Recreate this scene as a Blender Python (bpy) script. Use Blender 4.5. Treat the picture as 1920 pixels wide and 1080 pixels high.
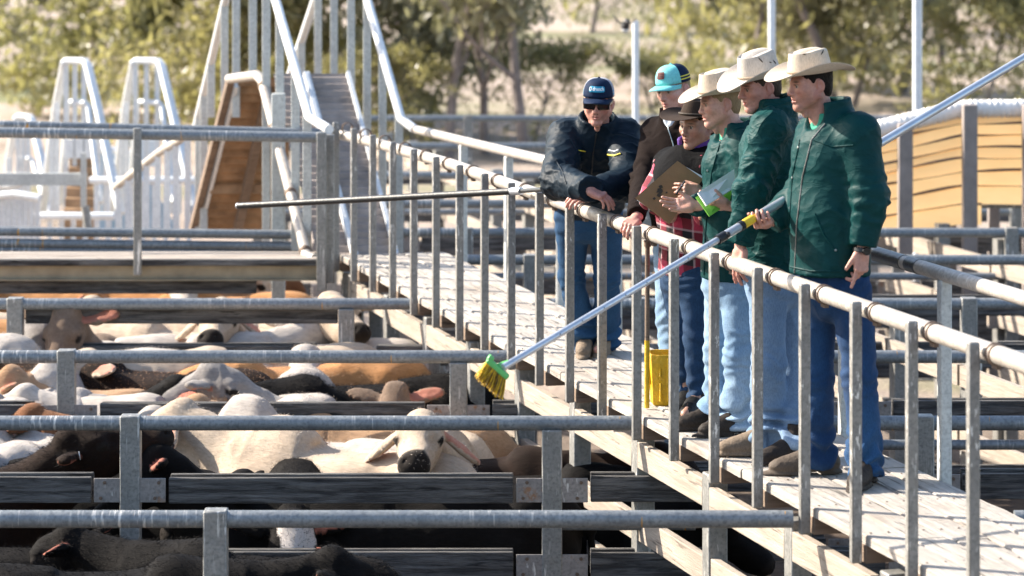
import bpy, bmesh, math, random
import numpy as np
from mathutils import Vector, Matrix, Quaternion
from mathutils.bvhtree import BVHTree
random.seed(7); RNG = np.random.default_rng(7)
for o in list(bpy.data.objects): bpy.data.objects.remove(o)
SC = bpy.context.scene; COL = SC.collection
R = math.radians
# ------------------------------------------------------------------ camera
CAMZ = 4.5; FPX = 6000.0; HORY = -220.0
cam = bpy.data.cameras.new('camera'); camo = bpy.data.objects.new('camera', cam); COL.objects.link(camo)
camo.location = (0, 0, CAMZ); camo.rotation_euler = (R(90), 0, 0)
cam.sensor_width = 36; cam.lens = 36 * FPX / 1920; cam.shift_y = -(540 - HORY) / 1920
cam.clip_start = .5; cam.clip_end = 5000
cam.dof.use_dof = True; cam.dof.focus_distance = 16.2; cam.dof.aperture_fstop = 2.9
SC.camera = camo
# ------------------------------------------------------------------ light
SUN_EL, SUN_AZ = 33.0, math.degrees(math.atan2(-.93, .36))     # azimuth clockwise from +Y
sd = Vector((math.sin(R(SUN_AZ)) * math.cos(R(SUN_EL)), math.cos(R(SUN_AZ)) * math.cos(R(SUN_EL)), math.sin(R(SUN_EL))))
sun = bpy.data.lights.new('sun', 'SUN'); sun.energy = 5.0; sun.angle = R(.5); sun.color = (1, .91, .78)
suno = bpy.data.objects.new('sun', sun); COL.objects.link(suno)
suno.rotation_euler = (-sd).to_track_quat('-Z', 'Y').to_euler()
W = bpy.data.worlds.new('World'); SC.world = W; W.use_nodes = True
wn = W.node_tree.nodes; sky = wn.new('ShaderNodeTexSky'); sky.sky_type = 'NISHITA'; sky.sun_disc = False
sky.sun_elevation = R(SUN_EL); sky.sun_rotation = R(SUN_AZ); sky.air_density = 1.0; sky.dust_density = 1.5
W.node_tree.links.new(sky.outputs[0], wn['Background'].inputs[0]); wn['Background'].inputs[1].default_value = .125
SC.view_settings.view_transform = 'Standard'; SC.view_settings.look = 'None'
SC.view_settings.exposure = 1.35; SC.view_settings.gamma = 1
SC.render.engine = 'CYCLES'; SC.cycles.max_bounces = 5; SC.cycles.transparent_max_bounces = 6
SC.cycles.sample_clamp_indirect = 4; SC.cycles.use_denoising = True

# ------------------------------------------------------------------ helpers
def P(x, y, Y):
    """world point seen at photograph pixel x, y when it stands Y metres away"""
    return Vector(((x - 960) / FPX * Y, Y, CAMZ - (y - HORY) / FPX * Y))
def V(*a): return Vector(a)
def link(o, parent=None):
    COL.objects.link(o)
    if parent is not None: o.parent = parent
    return o
def tag(o, label=None, cat=None, group=None, kind=None):
    for k, v in (('label', label), ('category', cat), ('group', group), ('kind', kind)):
        if v: o[k] = v
    return o
def empty(name, loc=(0, 0, 0), rz=0, label=None, cat=None, group=None):
    o = bpy.data.objects.new(name, None); o.location = loc; o.rotation_euler = (0, 0, rz); o.empty_display_size = .2
    COL.objects.link(o); return tag(o, label, cat, group)
def copy_tree(o, parent=None):
    c = o.copy(); COL.objects.link(c)
    if parent is not None: c.parent = parent
    for ch in list(o.children): copy_tree(ch, c)
    return c
def frame_of(d, up=Vector((0, 0, 1))):
    d = Vector(d).normalized(); u = Vector(up)
    if abs(d.dot(u)) > .98: u = Vector((0, 1, 0))
    s = d.cross(u).normalized(); return d, s, s.cross(d).normalized()
class MB:
    """collects shapes into one mesh"""
    def __init__(s): s.v = []; s.f = []; s.m = []
    def add(s, vs, fs, mi=0):
        n = len(s.v); s.v += [tuple(p) for p in vs]; s.f += [tuple(i + n for i in f) for f in fs]; s.m += [mi] * len(fs); return s
    def box(s, c, size, ax=None, mi=0):
        c = Vector(c); hx, hy, hz = [q / 2 for q in size]
        X, Y, Z = ax if ax else (V(1, 0, 0), V(0, 1, 0), V(0, 0, 1))
        vs = [c + X * (sx * hx) + Y * (sy * hy) + Z * (sz * hz) for sx in (-1, 1) for sy in (-1, 1) for sz in (-1, 1)]
        return s.add(vs, [(0, 1, 3, 2), (4, 6, 7, 5), (0, 4, 5, 1), (2, 3, 7, 6), (0, 2, 6, 4), (1, 5, 7, 3)], mi)
    def bar(s, a, b, w, h, up=(0, 0, 1), mi=0):
        a, b = Vector(a), Vector(b); d, sd_, u = frame_of(b - a, up)
        return s.box((a + b) / 2, ((b - a).length, w, h), (d, sd_, u), mi)
    def tube(s, pts, r, n=12, caps=True, mi=0):
        pts = [Vector(p) for p in pts]; m = len(pts); rr = r if isinstance(r, (list, tuple)) else [r] * m
        vs = []; prev = None
        for i, p in enumerate(pts):
            t = (pts[min(i + 1, m - 1)] - pts[max(i - 1, 0)]).normalized()
            if prev is None: _, a, b = frame_of(t)
            else:
                a = (prev - t * prev.dot(t)).normalized(); b = a.cross(t)
            prev = a
            for k in range(n):
                w = 2 * math.pi * k / n; vs.append(p + (a * math.cos(w) + b * math.sin(w)) * rr[i])
        fs = [(i * n + k, i * n + (k + 1) % n, (i + 1) * n + (k + 1) % n, (i + 1) * n + k) for i in range(m - 1) for k in range(n)]
        if caps: fs += [tuple(range(n - 1, -1, -1)), tuple((m - 1) * n + k for k in range(n))]
        return s.add(vs, fs, mi)
    def lathe(s, prof, n=24, c=(0, 0, 0), ax=None, mi=0):
        c = Vector(c); X, Y, Z = ax if ax else (V(1, 0, 0), V(0, 1, 0), V(0, 0, 1)); vs = []
        for r_, z in prof:
            for k in range(n):
                w = 2 * math.pi * k / n; vs.append(c + X * (r_ * math.cos(w)) + Y * (r_ * math.sin(w)) + Z * z)
        m = len(prof)
        return s.add(vs, [(i * n + k, i * n + (k + 1) % n, (i + 1) * n + (k + 1) % n, (i + 1) * n + k) for i in range(m - 1) for k in range(n)], mi)
    def ball(s, c, r, n=10, mi=0, sc=(1, 1, 1)):
        m = n // 2 + 1; c = Vector(c)
        vs = [c + V(r * sc[0] * math.sin(math.pi * i / m) * math.cos(2 * math.pi * k / n), r * sc[1] * math.sin(math.pi * i / m) * math.sin(2 * math.pi * k / n), r * sc[2] * math.cos(math.pi * i / m)) for i in range(m + 1) for k in range(n)]
        return s.add(vs, [(i * n + k, (i + 1) * n + k, (i + 1) * n + (k + 1) % n, i * n + (k + 1) % n) for i in range(m) for k in range(n)], mi)
    def build(s, name, mat, parent=None, loc=None, rot=None, bevel=0, smooth=True):
        me = bpy.data.meshes.new(name); me.from_pydata(s.v, [], s.f); me.update()
        mats = mat if isinstance(mat, (list, tuple)) else [mat]
        for m in mats: me.materials.append(m)
        if len(mats) > 1: me.polygons.foreach_set('material_index', s.m)
        if smooth:
            me.polygons.foreach_set('use_smooth', [True] * len(me.polygons)); me.set_sharp_from_angle(angle=R(38))
        o = bpy.data.objects.new(name, me); link(o, parent)
        if loc is not None: o.location = loc
        if rot is not None: o.rotation_euler = rot
        if bevel:
            b = o.modifiers.new('bevel', 'BEVEL'); b.width = bevel; b.segments = 2; b.limit_method = 'ANGLE'; b.harden_normals = False
        return o
def np_obj(name, v, f, mat, parent=None, smooth=True, attr=None):
    """mesh from numpy vertices and quad (or triangle) faces, with an optional colour attribute"""
    me = bpy.data.meshes.new(name); v = np.asarray(v, np.float32); f = np.asarray(f, np.int32); k = f.shape[1]
    me.vertices.add(len(v)); me.vertices.foreach_set('co', v.ravel())
    me.loops.add(f.size); me.loops.foreach_set('vertex_index', f.ravel())
    me.polygons.add(len(f)); me.polygons.foreach_set('loop_start', np.arange(0, f.size, k, dtype=np.int32))
    me.polygons.foreach_set('loop_total', np.full(len(f), k, np.int32))
    me.update(calc_edges=True); me.validate()
    if smooth: me.polygons.foreach_set('use_smooth', np.ones(len(me.polygons), bool))
    if attr is not None:
        a = me.color_attributes.new('paint', 'FLOAT_COLOR', 'POINT')
        rgba = np.ones((len(v), 4), np.float32); rgba[:, :attr.shape[1]] = attr; a.data.foreach_set('color', rgba.ravel())
    for m in (mat if isinstance(mat, (list, tuple)) else [mat]): me.materials.append(m)
    o = bpy.data.objects.new(name, me); link(o, parent); return o

# ------------------------------------------------------------------ materials
class NT:
    def __init__(s, name):
        s.mat = bpy.data.materials.new(name); s.mat.use_nodes = True; s.t = s.mat.node_tree
        s.bsdf = s.t.nodes['Principled BSDF']; s._tc = None
    def n(s, typ, **kw):
        nd = s.t.nodes.new('ShaderNode' + typ)
        for k, v in kw.items():
            if k.startswith('i_'):
                key = k[2:]; nd.inputs[int(key) if key.isdigit() else key.replace('_', ' ')].default_value = v
            else: setattr(nd, k, v)
        return nd
    def l(s, a, b): s.t.links.new(a, b)
    def coord(s, scale=(1, 1, 1), which='Object'):
        if s._tc is None: s._tc = s.n('TexCoord')
        m = s.n('Mapping'); m.inputs['Scale'].default_value = scale; s.l(s._tc.outputs[which], m.inputs['Vector']); return m.outputs[0]
    def noise(s, scale=(1, 1, 1), detail=5, rough=.6, lo=.3, hi=.7, which='Object', dist=0):
        nz = s.n('TexNoise', i_Scale=1.0, i_Detail=detail, i_Roughness=rough, i_Distortion=dist); s.l(s.coord(scale, which), nz.inputs['Vector'])
        mr = s.n('MapRange'); mr.inputs['From Min'].default_value = lo; mr.inputs['From Max'].default_value = hi
        s.l(nz.outputs['Fac'], mr.inputs['Value']); return mr.outputs[0]
    def mix(s, fac, a, b, blend='MIX'):
        m = s.n('MixRGB', blend_type=blend)
        for i, q in ((0, fac), (1, a), (2, b)):
            if isinstance(q, (int, float)): m.inputs[i].default_value = q if i == 0 else (q, q, q, 1)
            elif isinstance(q, (tuple, list)): m.inputs[i].default_value = (*q[:3], 1)
            else: s.l(q, m.inputs[i])
        return m.outputs[0]
    def math(s, op, a, b=0.0):
        m = s.n('Math', operation=op)
        for i, q in ((0, a), (1, b)):
            if isinstance(q, (int, float)): m.inputs[i].default_value = q
            else: s.l(q, m.inputs[i])
        return m.outputs[0]
    def attr(s, name='paint'):
        a = s.n('Attribute', attribute_name=name); sp = s.n('SeparateColor'); s.l(a.outputs['Color'], sp.inputs[0]); return a.outputs['Color'], sp.outputs
    def fin(s, col=None, rough=.6, metal=0, bump=None, bstr=.3, bdist=.01, **kw):
        b = s.bsdf
        for key, q in (('Base Color', col), ('Roughness', rough), ('Metallic', metal)):
            if q is None: continue
            if isinstance(q, (int, float)): b.inputs[key].default_value = q
            elif isinstance(q, (tuple, list)): b.inputs[key].default_value = (*q[:3], 1)
            else: s.l(q, b.inputs[key])
        if bump is not None:
            bp = s.n('Bump'); bp.inputs['Strength'].default_value = bstr; bp.inputs['Distance'].default_value = bdist
            s.l(bump, bp.inputs['Height']); s.l(bp.outputs[0], b.inputs['Normal'])
        for k, q in kw.items(): b.inputs[k.replace('_', ' ')].default_value = q
        return s.mat
M = {}
def simple(name, col, rough=.6, metal=0, var=.25, scale=6, bstr=.15, bscale=40, **kw):
    t = NT(name); f = t.noise((scale,) * 3); c = t.mix(f, [q * (1 - var) for q in col], [min(1, q * (1 + var)) for q in col])
    M[name] = t.fin(c, rough, metal, t.noise((bscale,) * 3), bstr, **kw); return M[name]
def steel(name, lo, hi, streak_axis=(45, 45, 4), amount=.62, big=(1.5, 1.5, 1.5), metal=.35, rough=.5, rust=.72, paint=None, bm=(.42, .62)):
    """weathered galvanised steel with white scuffs and droppings, a little rust"""
    t = NT(name); base = t.mix(t.noise((9, 9, 9), 8, .7, .3, .7), lo, hi)
    base = t.mix(t.noise((60, 60, 60), 3, .5, .45, .75), base, [q * .8 for q in lo])
    s1 = t.noise(streak_axis, 3, .6, amount, amount + .06); big_ = t.noise(big, 2, .5, *bm)
    base = t.mix(t.math('MULTIPLY', s1, big_), base, (.72, .70, .66))
    base = t.mix(t.math('MULTIPLY', t.noise((7, 7, 7), 6, .7, rust, rust + .08), .8), base, (.28, .13, .05))
    if paint:
        base = t.mix(t.math('MULTIPLY', t.noise(paint, 2, .5, .68, .70), t.noise((1.2, 1.2, 1.2), 2, .5, .5, .6)), base, (.62, .30, .02))
    M[name] = t.fin(base, t.math('ADD', t.math('MULTIPLY', t.noise((20, 20, 20)), .25), rough - .1), metal, t.noise((35, 35, 35), 6), .12); return M[name]
def wood(name, a, b, crack, stretch, bstr=.5, lo=.35, hi=.65, stain=None):
    t = NT(name); g = t.noise(stretch, 8, .7, lo, hi, dist=.4); c = t.mix(g, a, b)
    c = t.mix(t.math('MULTIPLY', t.noise([q * 1.7 for q in stretch], 4, .6, .60, .68), .9), c, crack)
    c = t.mix(t.noise((2.5, 2.5, 2.5), 4, .6, .35, .75), c, t.mix(.35, c, [q * .5 for q in a]))
    if stain: c = t.mix(t.math('MULTIPLY', t.noise((1.6, 1.1, 1.6), 6, .7, .52, .66), .55), c, stain)
    M[name] = t.fin(c, .85, 0, t.noise(stretch, 10, .75), bstr, .02); return M[name]
steel('rail_steel', (.16, .18, .20), (.29, .31, .32), (55, 6, 6), .56, (.9, 1.3, 1.3), paint=(30, 4, 4), bm=(.5, .68))
steel('post_steel', (.20, .20, .19), (.33, .32, .30), (40, 40, 5), .60)
steel('baluster_steel', (.185, .18, .17), (.29, .28, .262), (60, 60, 16), .595, (3, 3, 3), metal=.2, rust=.78)
steel('handrail_steel', (.36, .32, .28), (.55, .50, .44), (6, 40, 6), .64, (2, 2, 2), metal=.15, rough=.48, rust=.8)
steel('pale_steel', (.45, .46, .44), (.62, .63, .60), (40, 40, 5), .68, metal=.05, rust=.82)
steel('white_steel', (.62, .64, .66), (.78, .79, .79), (30, 30, 5), .7, metal=0, rough=.4, rust=.85)
steel('plate_steel', (.22, .20, .19), (.33, .30, .28), (30, 30, 8), .63, (3, 3, 3), metal=.2, rust=.62)
wood('board_wood', (.05, .047, .047), (.24, .23, .22), (.008, .008, .008), (2.4, 30, 30), 1.0, .4, .62)
wood('pale_board_wood', (.30, .25, .20), (.46, .39, .32), (.12, .09, .07), (26, 1.6, 26), .4)
wood('deck_wood', (.38, .34, .30), (.62, .57, .51), (.05, .045, .04), (22, 1.3, 22), .8, stain=(.25, .185, .135))
wood('bearer_wood', (.17, .12, .085), (.28, .20, .145), (.06, .04, .03), (1.6, 20, 20), .4)
simple('bolt_steel', (.16, .11, .08), .7, .3)
simple('yellow_steel', (.30, .25, .17), .6, .1, .3, 4)
simple('dark_gap', (.02, .018, .016), .9)
# ================================================================== ground
def ground_mat():
    t = NT('ground'); tc = t.coord((1, 1, 1))
    sp = t.n('SeparateXYZ'); t.l(tc, sp.inputs[0]); y = sp.outputs[1]
    dirt = t.mix(t.noise((2.2, 2.2, 2.2), 8, .7, .35, .65), (.055, .036, .024), (.15, .10, .07))
    dirt = t.mix(t.noise((.5, .5, .5), 4, .6, .5, .7), dirt, (.24, .18, .13))
    dry = t.mix(t.noise((.12, .05, .1), 6, .65, .35, .65), (.40, .31, .25), (.58, .48, .40))
    dry = t.mix(t.noise((.05, .10, .1), 4, .6, .52, .64), dry, (.24, .25, .12))
    dry = t.mix(t.noise((.9, .3, .5), 6, .7, .5, .75), dry, (.20, .15, .10))
    f = t.n('MapRange'); f.inputs['From Min'].default_value = 23.5; f.inputs['From Max'].default_value = 29; t.l(y, f.inputs['Value'])
    return t.fin(t.mix(f.outputs[0], dirt, dry), .95, 0, t.noise((7, 7, 7), 8, .7), .9, .06)
g = MB()
xs = [-1500, -300, -60, -20, 0, 20, 60, 300, 1500]; ys = [-60, 0, 10, 20, 30, 40, 60, 90, 150, 300, 700, 1500, 3500]
g.add([(x, y, 0) for y in ys for x in xs], [(j * 9 + i, j * 9 + i + 1, j * 9 + i + 10, j * 9 + i + 9) for j in range(len(ys) - 1) for i in range(8)])
tag(g.build('ground', ground_mat(), smooth=False), kind='structure')

# ================================================================== walkway (runs away to the left)
DK = 1.755; WO = V(5.107 - .2718 * 14, 14, 0); WRZ = math.atan(.2718)
AX = V(-math.sin(WRZ), math.cos(WRZ), 0); UX = V(math.cos(WRZ), math.sin(WRZ), 0)
def vY(Y): return (Y - 14) / math.cos(WRZ)                    # along-walkway coordinate of a near-line point at depth Y
def wpt(u, v, z): return WO + UX * u + AX * v + V(0, 0, z)
walk = empty('walkway', WO, WRZ, 'raised timber plank walkway with steel balusters and pipe handrails, carrying the six people', 'walkway')
V0, V1 = vY(8.6), vY(23.6)
rg = random.Random(3)
nb = 5; wdt = .150
deck = MB(); gap = .010
for i in range(nb):
    v = V0 + rg.uniform(-1, 0)
    while v < V1:
        L = rg.choice((1.85, 2.46, 3.07)); e = min(v + L, V1)
        u0 = .040 + i * (wdt + gap); dz = rg.uniform(-.004, .003); w_ = wdt + rg.uniform(-.006, .004)
        # a plank with ragged long edges
        m = 14; vs = []; fs = []
        for k in range(m + 1):
            q = v + (e - .006 - v) * k / m
            l = u0 + rg.uniform(-.004, .005); r = u0 + w_ + rg.uniform(-.004, .004); zz = DK + dz + rg.uniform(-.003, .002)
            vs += [(l + .006, q, zz), (r - .006, q, zz), (r, q, zz - .008), (r, q, zz - .042), (l, q, zz - .042), (l, q, zz - .008)]
        for k in range(m):
            for c in range(6): fs.append((k * 6 + c, (k + 1) * 6 + c, (k + 1) * 6 + (c + 1) % 6, k * 6 + (c + 1) % 6))
        fs += [tuple(range(6)), tuple(m * 6 + c for c in range(5, -1, -1))]
        deck.add(vs, fs); v = e
BY = [12.28 + .5935 * k for k in range(-6, 20)]
for Yb in BY:
    v = vY(Yb)
    MB().box((0, v, (1.638 + 2.737) / 2), (.046, .038, 2.737 - 1.638)).build('baluster', M['baluster_steel'], walk, bevel=.006)
    MB().box((.425, v + .02, 1.673), (.775, .075, .076)).build('bearer', M['bearer_wood'], walk, bevel=.004)
    c = MB(); cv = v - .05
    for q in (-.016, .016): c.lathe([(.0385, -.006), (.044, -.004), (.044, .004), (.0385, .006)], 18, (.076, cv + q, 2.694), (V(1, 0, 0), V(0, 0, 1), V(0, -1, 0)))
    c.box((.036 + .04, cv, 2.648), (.02, .05, .02)); c.box((.112, cv, 2.69), (.012, .045, .03))
    c.build('clamp', M['bolt_steel'], walk)
    for i in range(nb):
        for q in (.035, .115): deck.lathe([(0, .0015), (.005, .001), (.006, -.002)], 6, (.040 + i * (wdt + gap) + q, v + .02, DK + .0015), mi=1)
deck.build('deck', [M['deck_wood'], M['bolt_steel']], walk, smooth=False)
hl = MB(); hl.tube([(.074, V0, 2.695), (.074, vY(20.5), 2.695), (.074, vY(22.6), 2.66), (.074, V1 + .1, 2.63)], .037, 20); hl.build('handrail', M['handrail_steel'], walk)
UF = .845
fr = MB(); fr.tube([(UF, V0, 2.70), (UF, vY(18.5), 2.70), (UF, vY(20.3), 2.675), (UF, vY(22.2), 2.635), (UF, V1 + 1.0, 2.59)], .034, 20); fr.build('handrail', M['handrail_steel'], walk)
for Yb in (10.9, 12.1, 13.3, 14.48, 15.7, 16.9, 18.1, 19.42, 20.62, 21.88, 23.1):
    zt = 2.675 if Yb < 19 else 2.66 - .018 * (Yb - 19)
    MB().box((UF, vY(Yb), (1.62 + zt) / 2), (.055, .055, zt - 1.62)).build('handrail_post', M['pale_steel'], walk, bevel=.006)
tp = MB()
simple('black_tape', (.012, .016, .022), .35, 0, .2)
for a, b in ((14.86, 14.98), (15.04, 15.5)): tp.tube([(UF, vY(a) - .1, 2.70), (UF, vY(b) - .1, 2.70)], .0365, 18)
tp.build('black_tape_wrap', M['black_tape'], walk)
# longitudinal fence under the near edge of the deck: posts carry the walkway
lane = empty('lane_fence', WO, WRZ, 'pale sunlit timber board fence on steel posts under the plank walkway edge', 'fence')
LP = [13.3 + 1.117 * k - 2.25 for k in range(0, 12)]
for k, Yb in enumerate(LP):
    v = vY(Yb)
    MB().box((.10, v, .82), (.10, .10, 1.63)).build('post', M['post_steel'], lane, bevel=.008)
    if k < len(LP) - 1:
        L = vY(LP[k + 1]) - v
        for j, zt in enumerate((1.585, 1.215, .885, .52)):
            zt += .012 * ((k * 5 + j * 2) % 3 - 1); uu = .082 + .008 * ((k * 3 + j) % 3 - 1)
            MB().box((uu, v + L / 2, zt - .065), (.045, L - .104, .135)).build('board', M['pale_board_wood'], lane, bevel=.005)
rods = MB()
for Yb in (15.72, 19.0): rods.tube([wpt(-.0, vY(Yb), .0) - WO, wpt(0, vY(Yb), 1.64) - WO], .012)

# ================================================================== pen fences across the view
def near_x(Y): return 5.107 - .2718 * Y
FENCES = []
def pen_fence(Y, x0, x1, posts, over, label, boards=(1.36, .966, .57), rail=True, rz=1.70, mid_pipe=None, bw=.133, upper=None, blur=False):
    """posts: X positions whose tops stand level with the rail; over: X positions where the rail runs over the post"""
    t = empty('pen_fence', ((x0 + x1) / 2, Y, 0), 0, label, 'fence', 'steel and timber fences between the cattle pens'); cx = (x0 + x1) / 2
    L = lambda x, y, z: (x - cx, y, z)
    if rail:
        p = MB(); p.tube([L(x0, 0, rz), L(x1, 0, rz)], .0385, 20); p.build('top_rail', M['rail_steel'], t)
    allp = sorted(list(posts) + list(over))
    for x in allp:
        top = rz + .042 if x in posts else rz - .03
        MB().box(L(x, 0, top / 2 - .1), (.104, .104, top + .2)).build('post', M['post_steel'], t, bevel=.007)
    edges = [x0] + allp + [x1]
    for z in boards:
        for a, b in zip(edges[:-1], edges[1:]):
            if b - a < .25: continue
            la = a + (.20 if a in allp else 0); lb = b - (.20 if b in allp else 0)
            if lb - la < .15: continue
            for yy in (-.018, .07):
                j = random.uniform(-.008, .008); ti = random.uniform(-.003, .003)
                MB().box(L((la + lb) / 2, yy, z + j), (lb - la, .038, bw), (V(math.cos(ti), 0, math.sin(ti)), V(0, 1, 0), V(-math.sin(ti), 0, math.cos(ti)))).build('board', M['board_wood'], t, bevel=.006)
        for x in allp:
            b = MB(); b.box(L(x, -.043, z), (.37, .008, .125)); br = b.build('bracket', M['plate_steel'], t, bevel=.002)
            if not blur:
                bb = b2 = None
                for sx in (-.14, .14):
                    for sz in (-.04, .04):
                        bb = MB(); bb.lathe([(0, .007), (.009, .006), (.010, 0)], 6, L(x + sx + (.01 if sz > 0 else -.01), -.048, z + sz), (V(1, 0, 0), V(0, 0, 1), V(0, -1, 0))); bb.build('bolt', M['bolt_steel'], br)
    if mid_pipe:
        for (a, b, z) in mid_pipe:
            p = MB(); p.tube([L(a, .0, z), L(b, .0, z)], .03, 14); p.build('pipe', M['rail_steel'], t)
    if upper:
        for (a, b, z, h) in upper: MB().box(L((a + b) / 2, .06, z), (b - a, .04, h)).build('board', M['board_wood'], t, bevel=.005)
    return t
Y1, Y2, Y3, Y4, Y5 = 14.08, 16.58, 18.9, 21.27, 23.36
pen_fence(Y1, -6, near_x(Y1) - .045, (-5.66, -3.48, -1.303), (), 'steel pipe pen fence nearest the camera, its square post in front of the black cattle')
pen_fence(Y2, -7, near_x(Y2) + .35, (-4.16, -1.975), (.207,), 'pen fence with thick grey board and bolted plates, second from the camera', mid_pipe=[(.26, .95, 1.175)])
pen_fence(Y3, -7.5, near_x(Y3) + .2, (-4.9, -2.63), (-.316,), 'pen fence third from the camera, its pipe rail ending beside the yellow brush head')
pen_fence(Y4, -8, near_x(Y4) + .25, (-5.5, -3.3), (-1.10,), 'pen fence fourth from the camera, pale cattle behind its dark upper board', upper=[(-3.24, -1.16, 1.615, .105)], mid_pipe=[(-1.05, -.3, 1.02)])
for (Y, lab) in ((Y1, 'pen fence on the right of the walkway nearest the camera at the bottom edge'), (Y2, 'pen fence right of the walkway behind the front man\'s boots, with orange stained rail'), (Y3, 'pen fence right of the walkway at knee height behind the men'), (Y4, 'blurred pen fence right of the walkway at hip height behind the men')):
    x0 = near_x(Y) + .93
    pen_fence(Y, x0, 7 + Y * .1, [x0 + .25 + 2.18 * k + (.35 if Y in (Y2, Y4) else .9) for k in range(3)], (), lab, boards=(1.38, .98, .57), mid_pipe=[(x0, 8, 1.18)] if Y in (Y3,) else None)
FARF = ((23.75, 'first of the blurred pen fences beyond the walkway end'), (25.6, 'second of the blurred pen fences beyond the walkway end'), (27.9, 'third of the blurred pen fences beyond the walkway end'), (30.6, 'fourth of the blurred pen fences beyond the walkway end, below the orange screen'), (34.0, 'fifth of the blurred pen fences beyond the walkway end'), (38.0, 'farthest blurred pen fence before the dry grass'))
for i, (Y, lab) in enumerate(FARF):
    x0 = 5.942 - .2718 * Y + .15 if Y < 31 else -3.2
    pen_fence(Y, x0, 9 + .1 * Y, [x0 + .5 + 2.18 * k for k in range(5)], (), lab, boards=(1.36, .97, .55) if i % 2 == 0 else (1.0, .6), blur=True, mid_pipe=[(x0, 12, 1.35)] if i % 2 else None)
for k, (u, v0, v1, lab) in enumerate(((3.1, -3, 9, 'sunlit pale board lane fence crossing the empty pens behind the men'), (5.6, 1, 12, 'pale board lane fence farther right among the empty pens'), (3.3, 9.3, 24, 'blurred pale board lane fence running off between the far pens'))):
    t = empty('lane_fence', wpt(u, v0, 0), WRZ, lab, 'fence', 'pale lane fences right of the walkway'); v = 0
    while v < v1 - v0:
        MB().box((0, v, .82), (.1, .1, 1.64)).build('post', M['post_steel'], t)
        for z in (1.42, 1.02, .62): MB().box((-.07, v + .6, z), (.04, 1.16, .13)).build('board', M['pale_board_wood'], t)
        v += 1.2

# ================================================================== cross walkway on the left
wood('cross_deck_wood', (.30, .25, .21), (.50, .44, .38), (.06, .05, .04), (1.3, 22, 22), .6)
cw = empty('cross_walkway', (-3.4, Y5, 0), 0, 'left cross walkway of timber planks on a yellowish steel beam with two pipe rails', 'walkway')
cl = lambda x, y, z: (x + 3.4, y, z)
xe = P(608, 480, Y5).x
b = MB()
for i in range(3): b.box(cl((xe - 9) / 2, .07 + .16 * i, DK - .022), (xe + 9 - (0.01 * i), .15, .044))
b.build('deck', M['cross_deck_wood'], cw, bevel=.005)
MB().box(cl((xe - 9) / 2, -.028, DK - .026), (xe + 9, .04, .045)).build('edge_board', M['board_wood'], cw, bevel=.006)
b = MB(); b.box(cl((xe - 9) / 2, .02, DK - .100), (xe + 9, .008, .100)); b.box(cl((xe - 9) / 2, -.005, DK - .154), (xe + 9, .05, .008)); b.build('steel_beam', M['yellow_steel'], cw)
MB().box(cl((xe - 9.5) / 2, .07, DK - .212), (xe + 8.5, .05, .10)).build('board', M['board_wood'], cw, bevel=.006)
for z in (1.06, .70): MB().box(cl((xe - 9.5) / 2, .12, z), (xe + 8.5, .05, .13)).build('board', M['board_wood'], cw, bevel=.006)
zl = lambda y, Y: CAMZ - (y - HORY) / FPX * Y
p = MB(); p.tube([cl(P(-60, 243, Y5).x, -.02, zl(247, Y5)), cl(P(600, 258, Y5).x, -.02, zl(257, Y5))], .039, 18); p.build('handrail', M['rail_steel'], cw)
p = MB(); p.tube([cl(P(-60, 230, 24.2).x, .84, zl(232, 24.2)), cl(P(615, 243, 24.2).x, .84, zl(249, 24.2))], .032, 16); p.build('handrail', M['rail_steel'], cw)
for (y, r_) in ((436, .035), (458, .035), (471, .028)):
    p = MB(); p.tube([cl(P(-60, y - 4, 24.25).x, .89, zl(y - 3, 24.25)), cl(P(562, y + 4, 24.25).x, .89, zl(y + 4, 24.25))], r_, 14); p.build('lower_pipe', M['rail_steel'], cw)
def sqpost(name, x, y0, y1, Y, w, mat, parent, off):
    z1, z0 = zl(y0, Y), zl(y1, Y); return MB().box(Vector((P(x, 0, Y).x, Y, (z0 + z1) / 2)) - off, (w, w, z1 - z0)).build(name, M[mat], parent, bevel=.006)
off = V(-3.4, Y5, 0)
sqpost('baluster', 258, 240, 516, Y5 - .09, .055, 'post_steel', cw, off)
sqpost('baluster', -170, 240, 516, Y5 - .09, .055, 'post_steel', cw, off)
sqpost('corner_post', 603, 248, 545, Y5 - .1, .07, 'post_steel', cw, off)
sqpost('corner_post', 619, 252, 530, Y5 - .02, .06, 'post_steel', cw, off)
sqpost('support_post', 655, 510, 760, Y5 + .3, .1, 'post_steel', cw, off)
sqpost('support_post', 705, 540, 760, Y5 + .1, .1, 'post_steel', cw, off)
sqpost('support_post', 522, 175, 560, 24.6, .1, 'pale_steel', cw, off)

# ================================================================== stile over the lane at the walkway end
def corrugated(mb, a, b, c, d, n=26, amp=.012):
    """panel a-b (bottom edge) to d-c (top edge) with ribs across the slope"""
    a, b, c, d = map(Vector, (a, b, c, d)); nrm = (b - a).cross(d - a).normalized(); vs = []; m = 7
    for i in range(n * 4 + 1):
        q = i / (n * 4); h = amp * math.sin(q * n * 2 * math.pi)
        l = a.lerp(d, q) + nrm * h; r_ = b.lerp(c, q) + nrm * h
        vs += [l, r_]
    mb.add(vs, [(2 * i, 2 * i + 1, 2 * i + 3, 2 * i + 2) for i in range(n * 4)])
simple('tread_metal', (.27, .225, .20), .7, .05, .3, 5)
simple('tread_underside', (.34, .21, .115), .7, .1, .35, 7)
st = empty('stile', P(560, 480, 25), 0, 'tall A shaped walk-over stile with corrugated ramps at the far end of the walkway', 'stile'); so = st.location.copy()
def pt(x, y, Y): return P(x, y, Y) - so
rp = MB(); corrugated(rp, pt(672, 482, 23.62), pt(742, 482, 23.75), pt(650, 138, 25.4), pt(578, 138, 25.3)); rp.build('ramp', M['tread_metal'], st)
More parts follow.
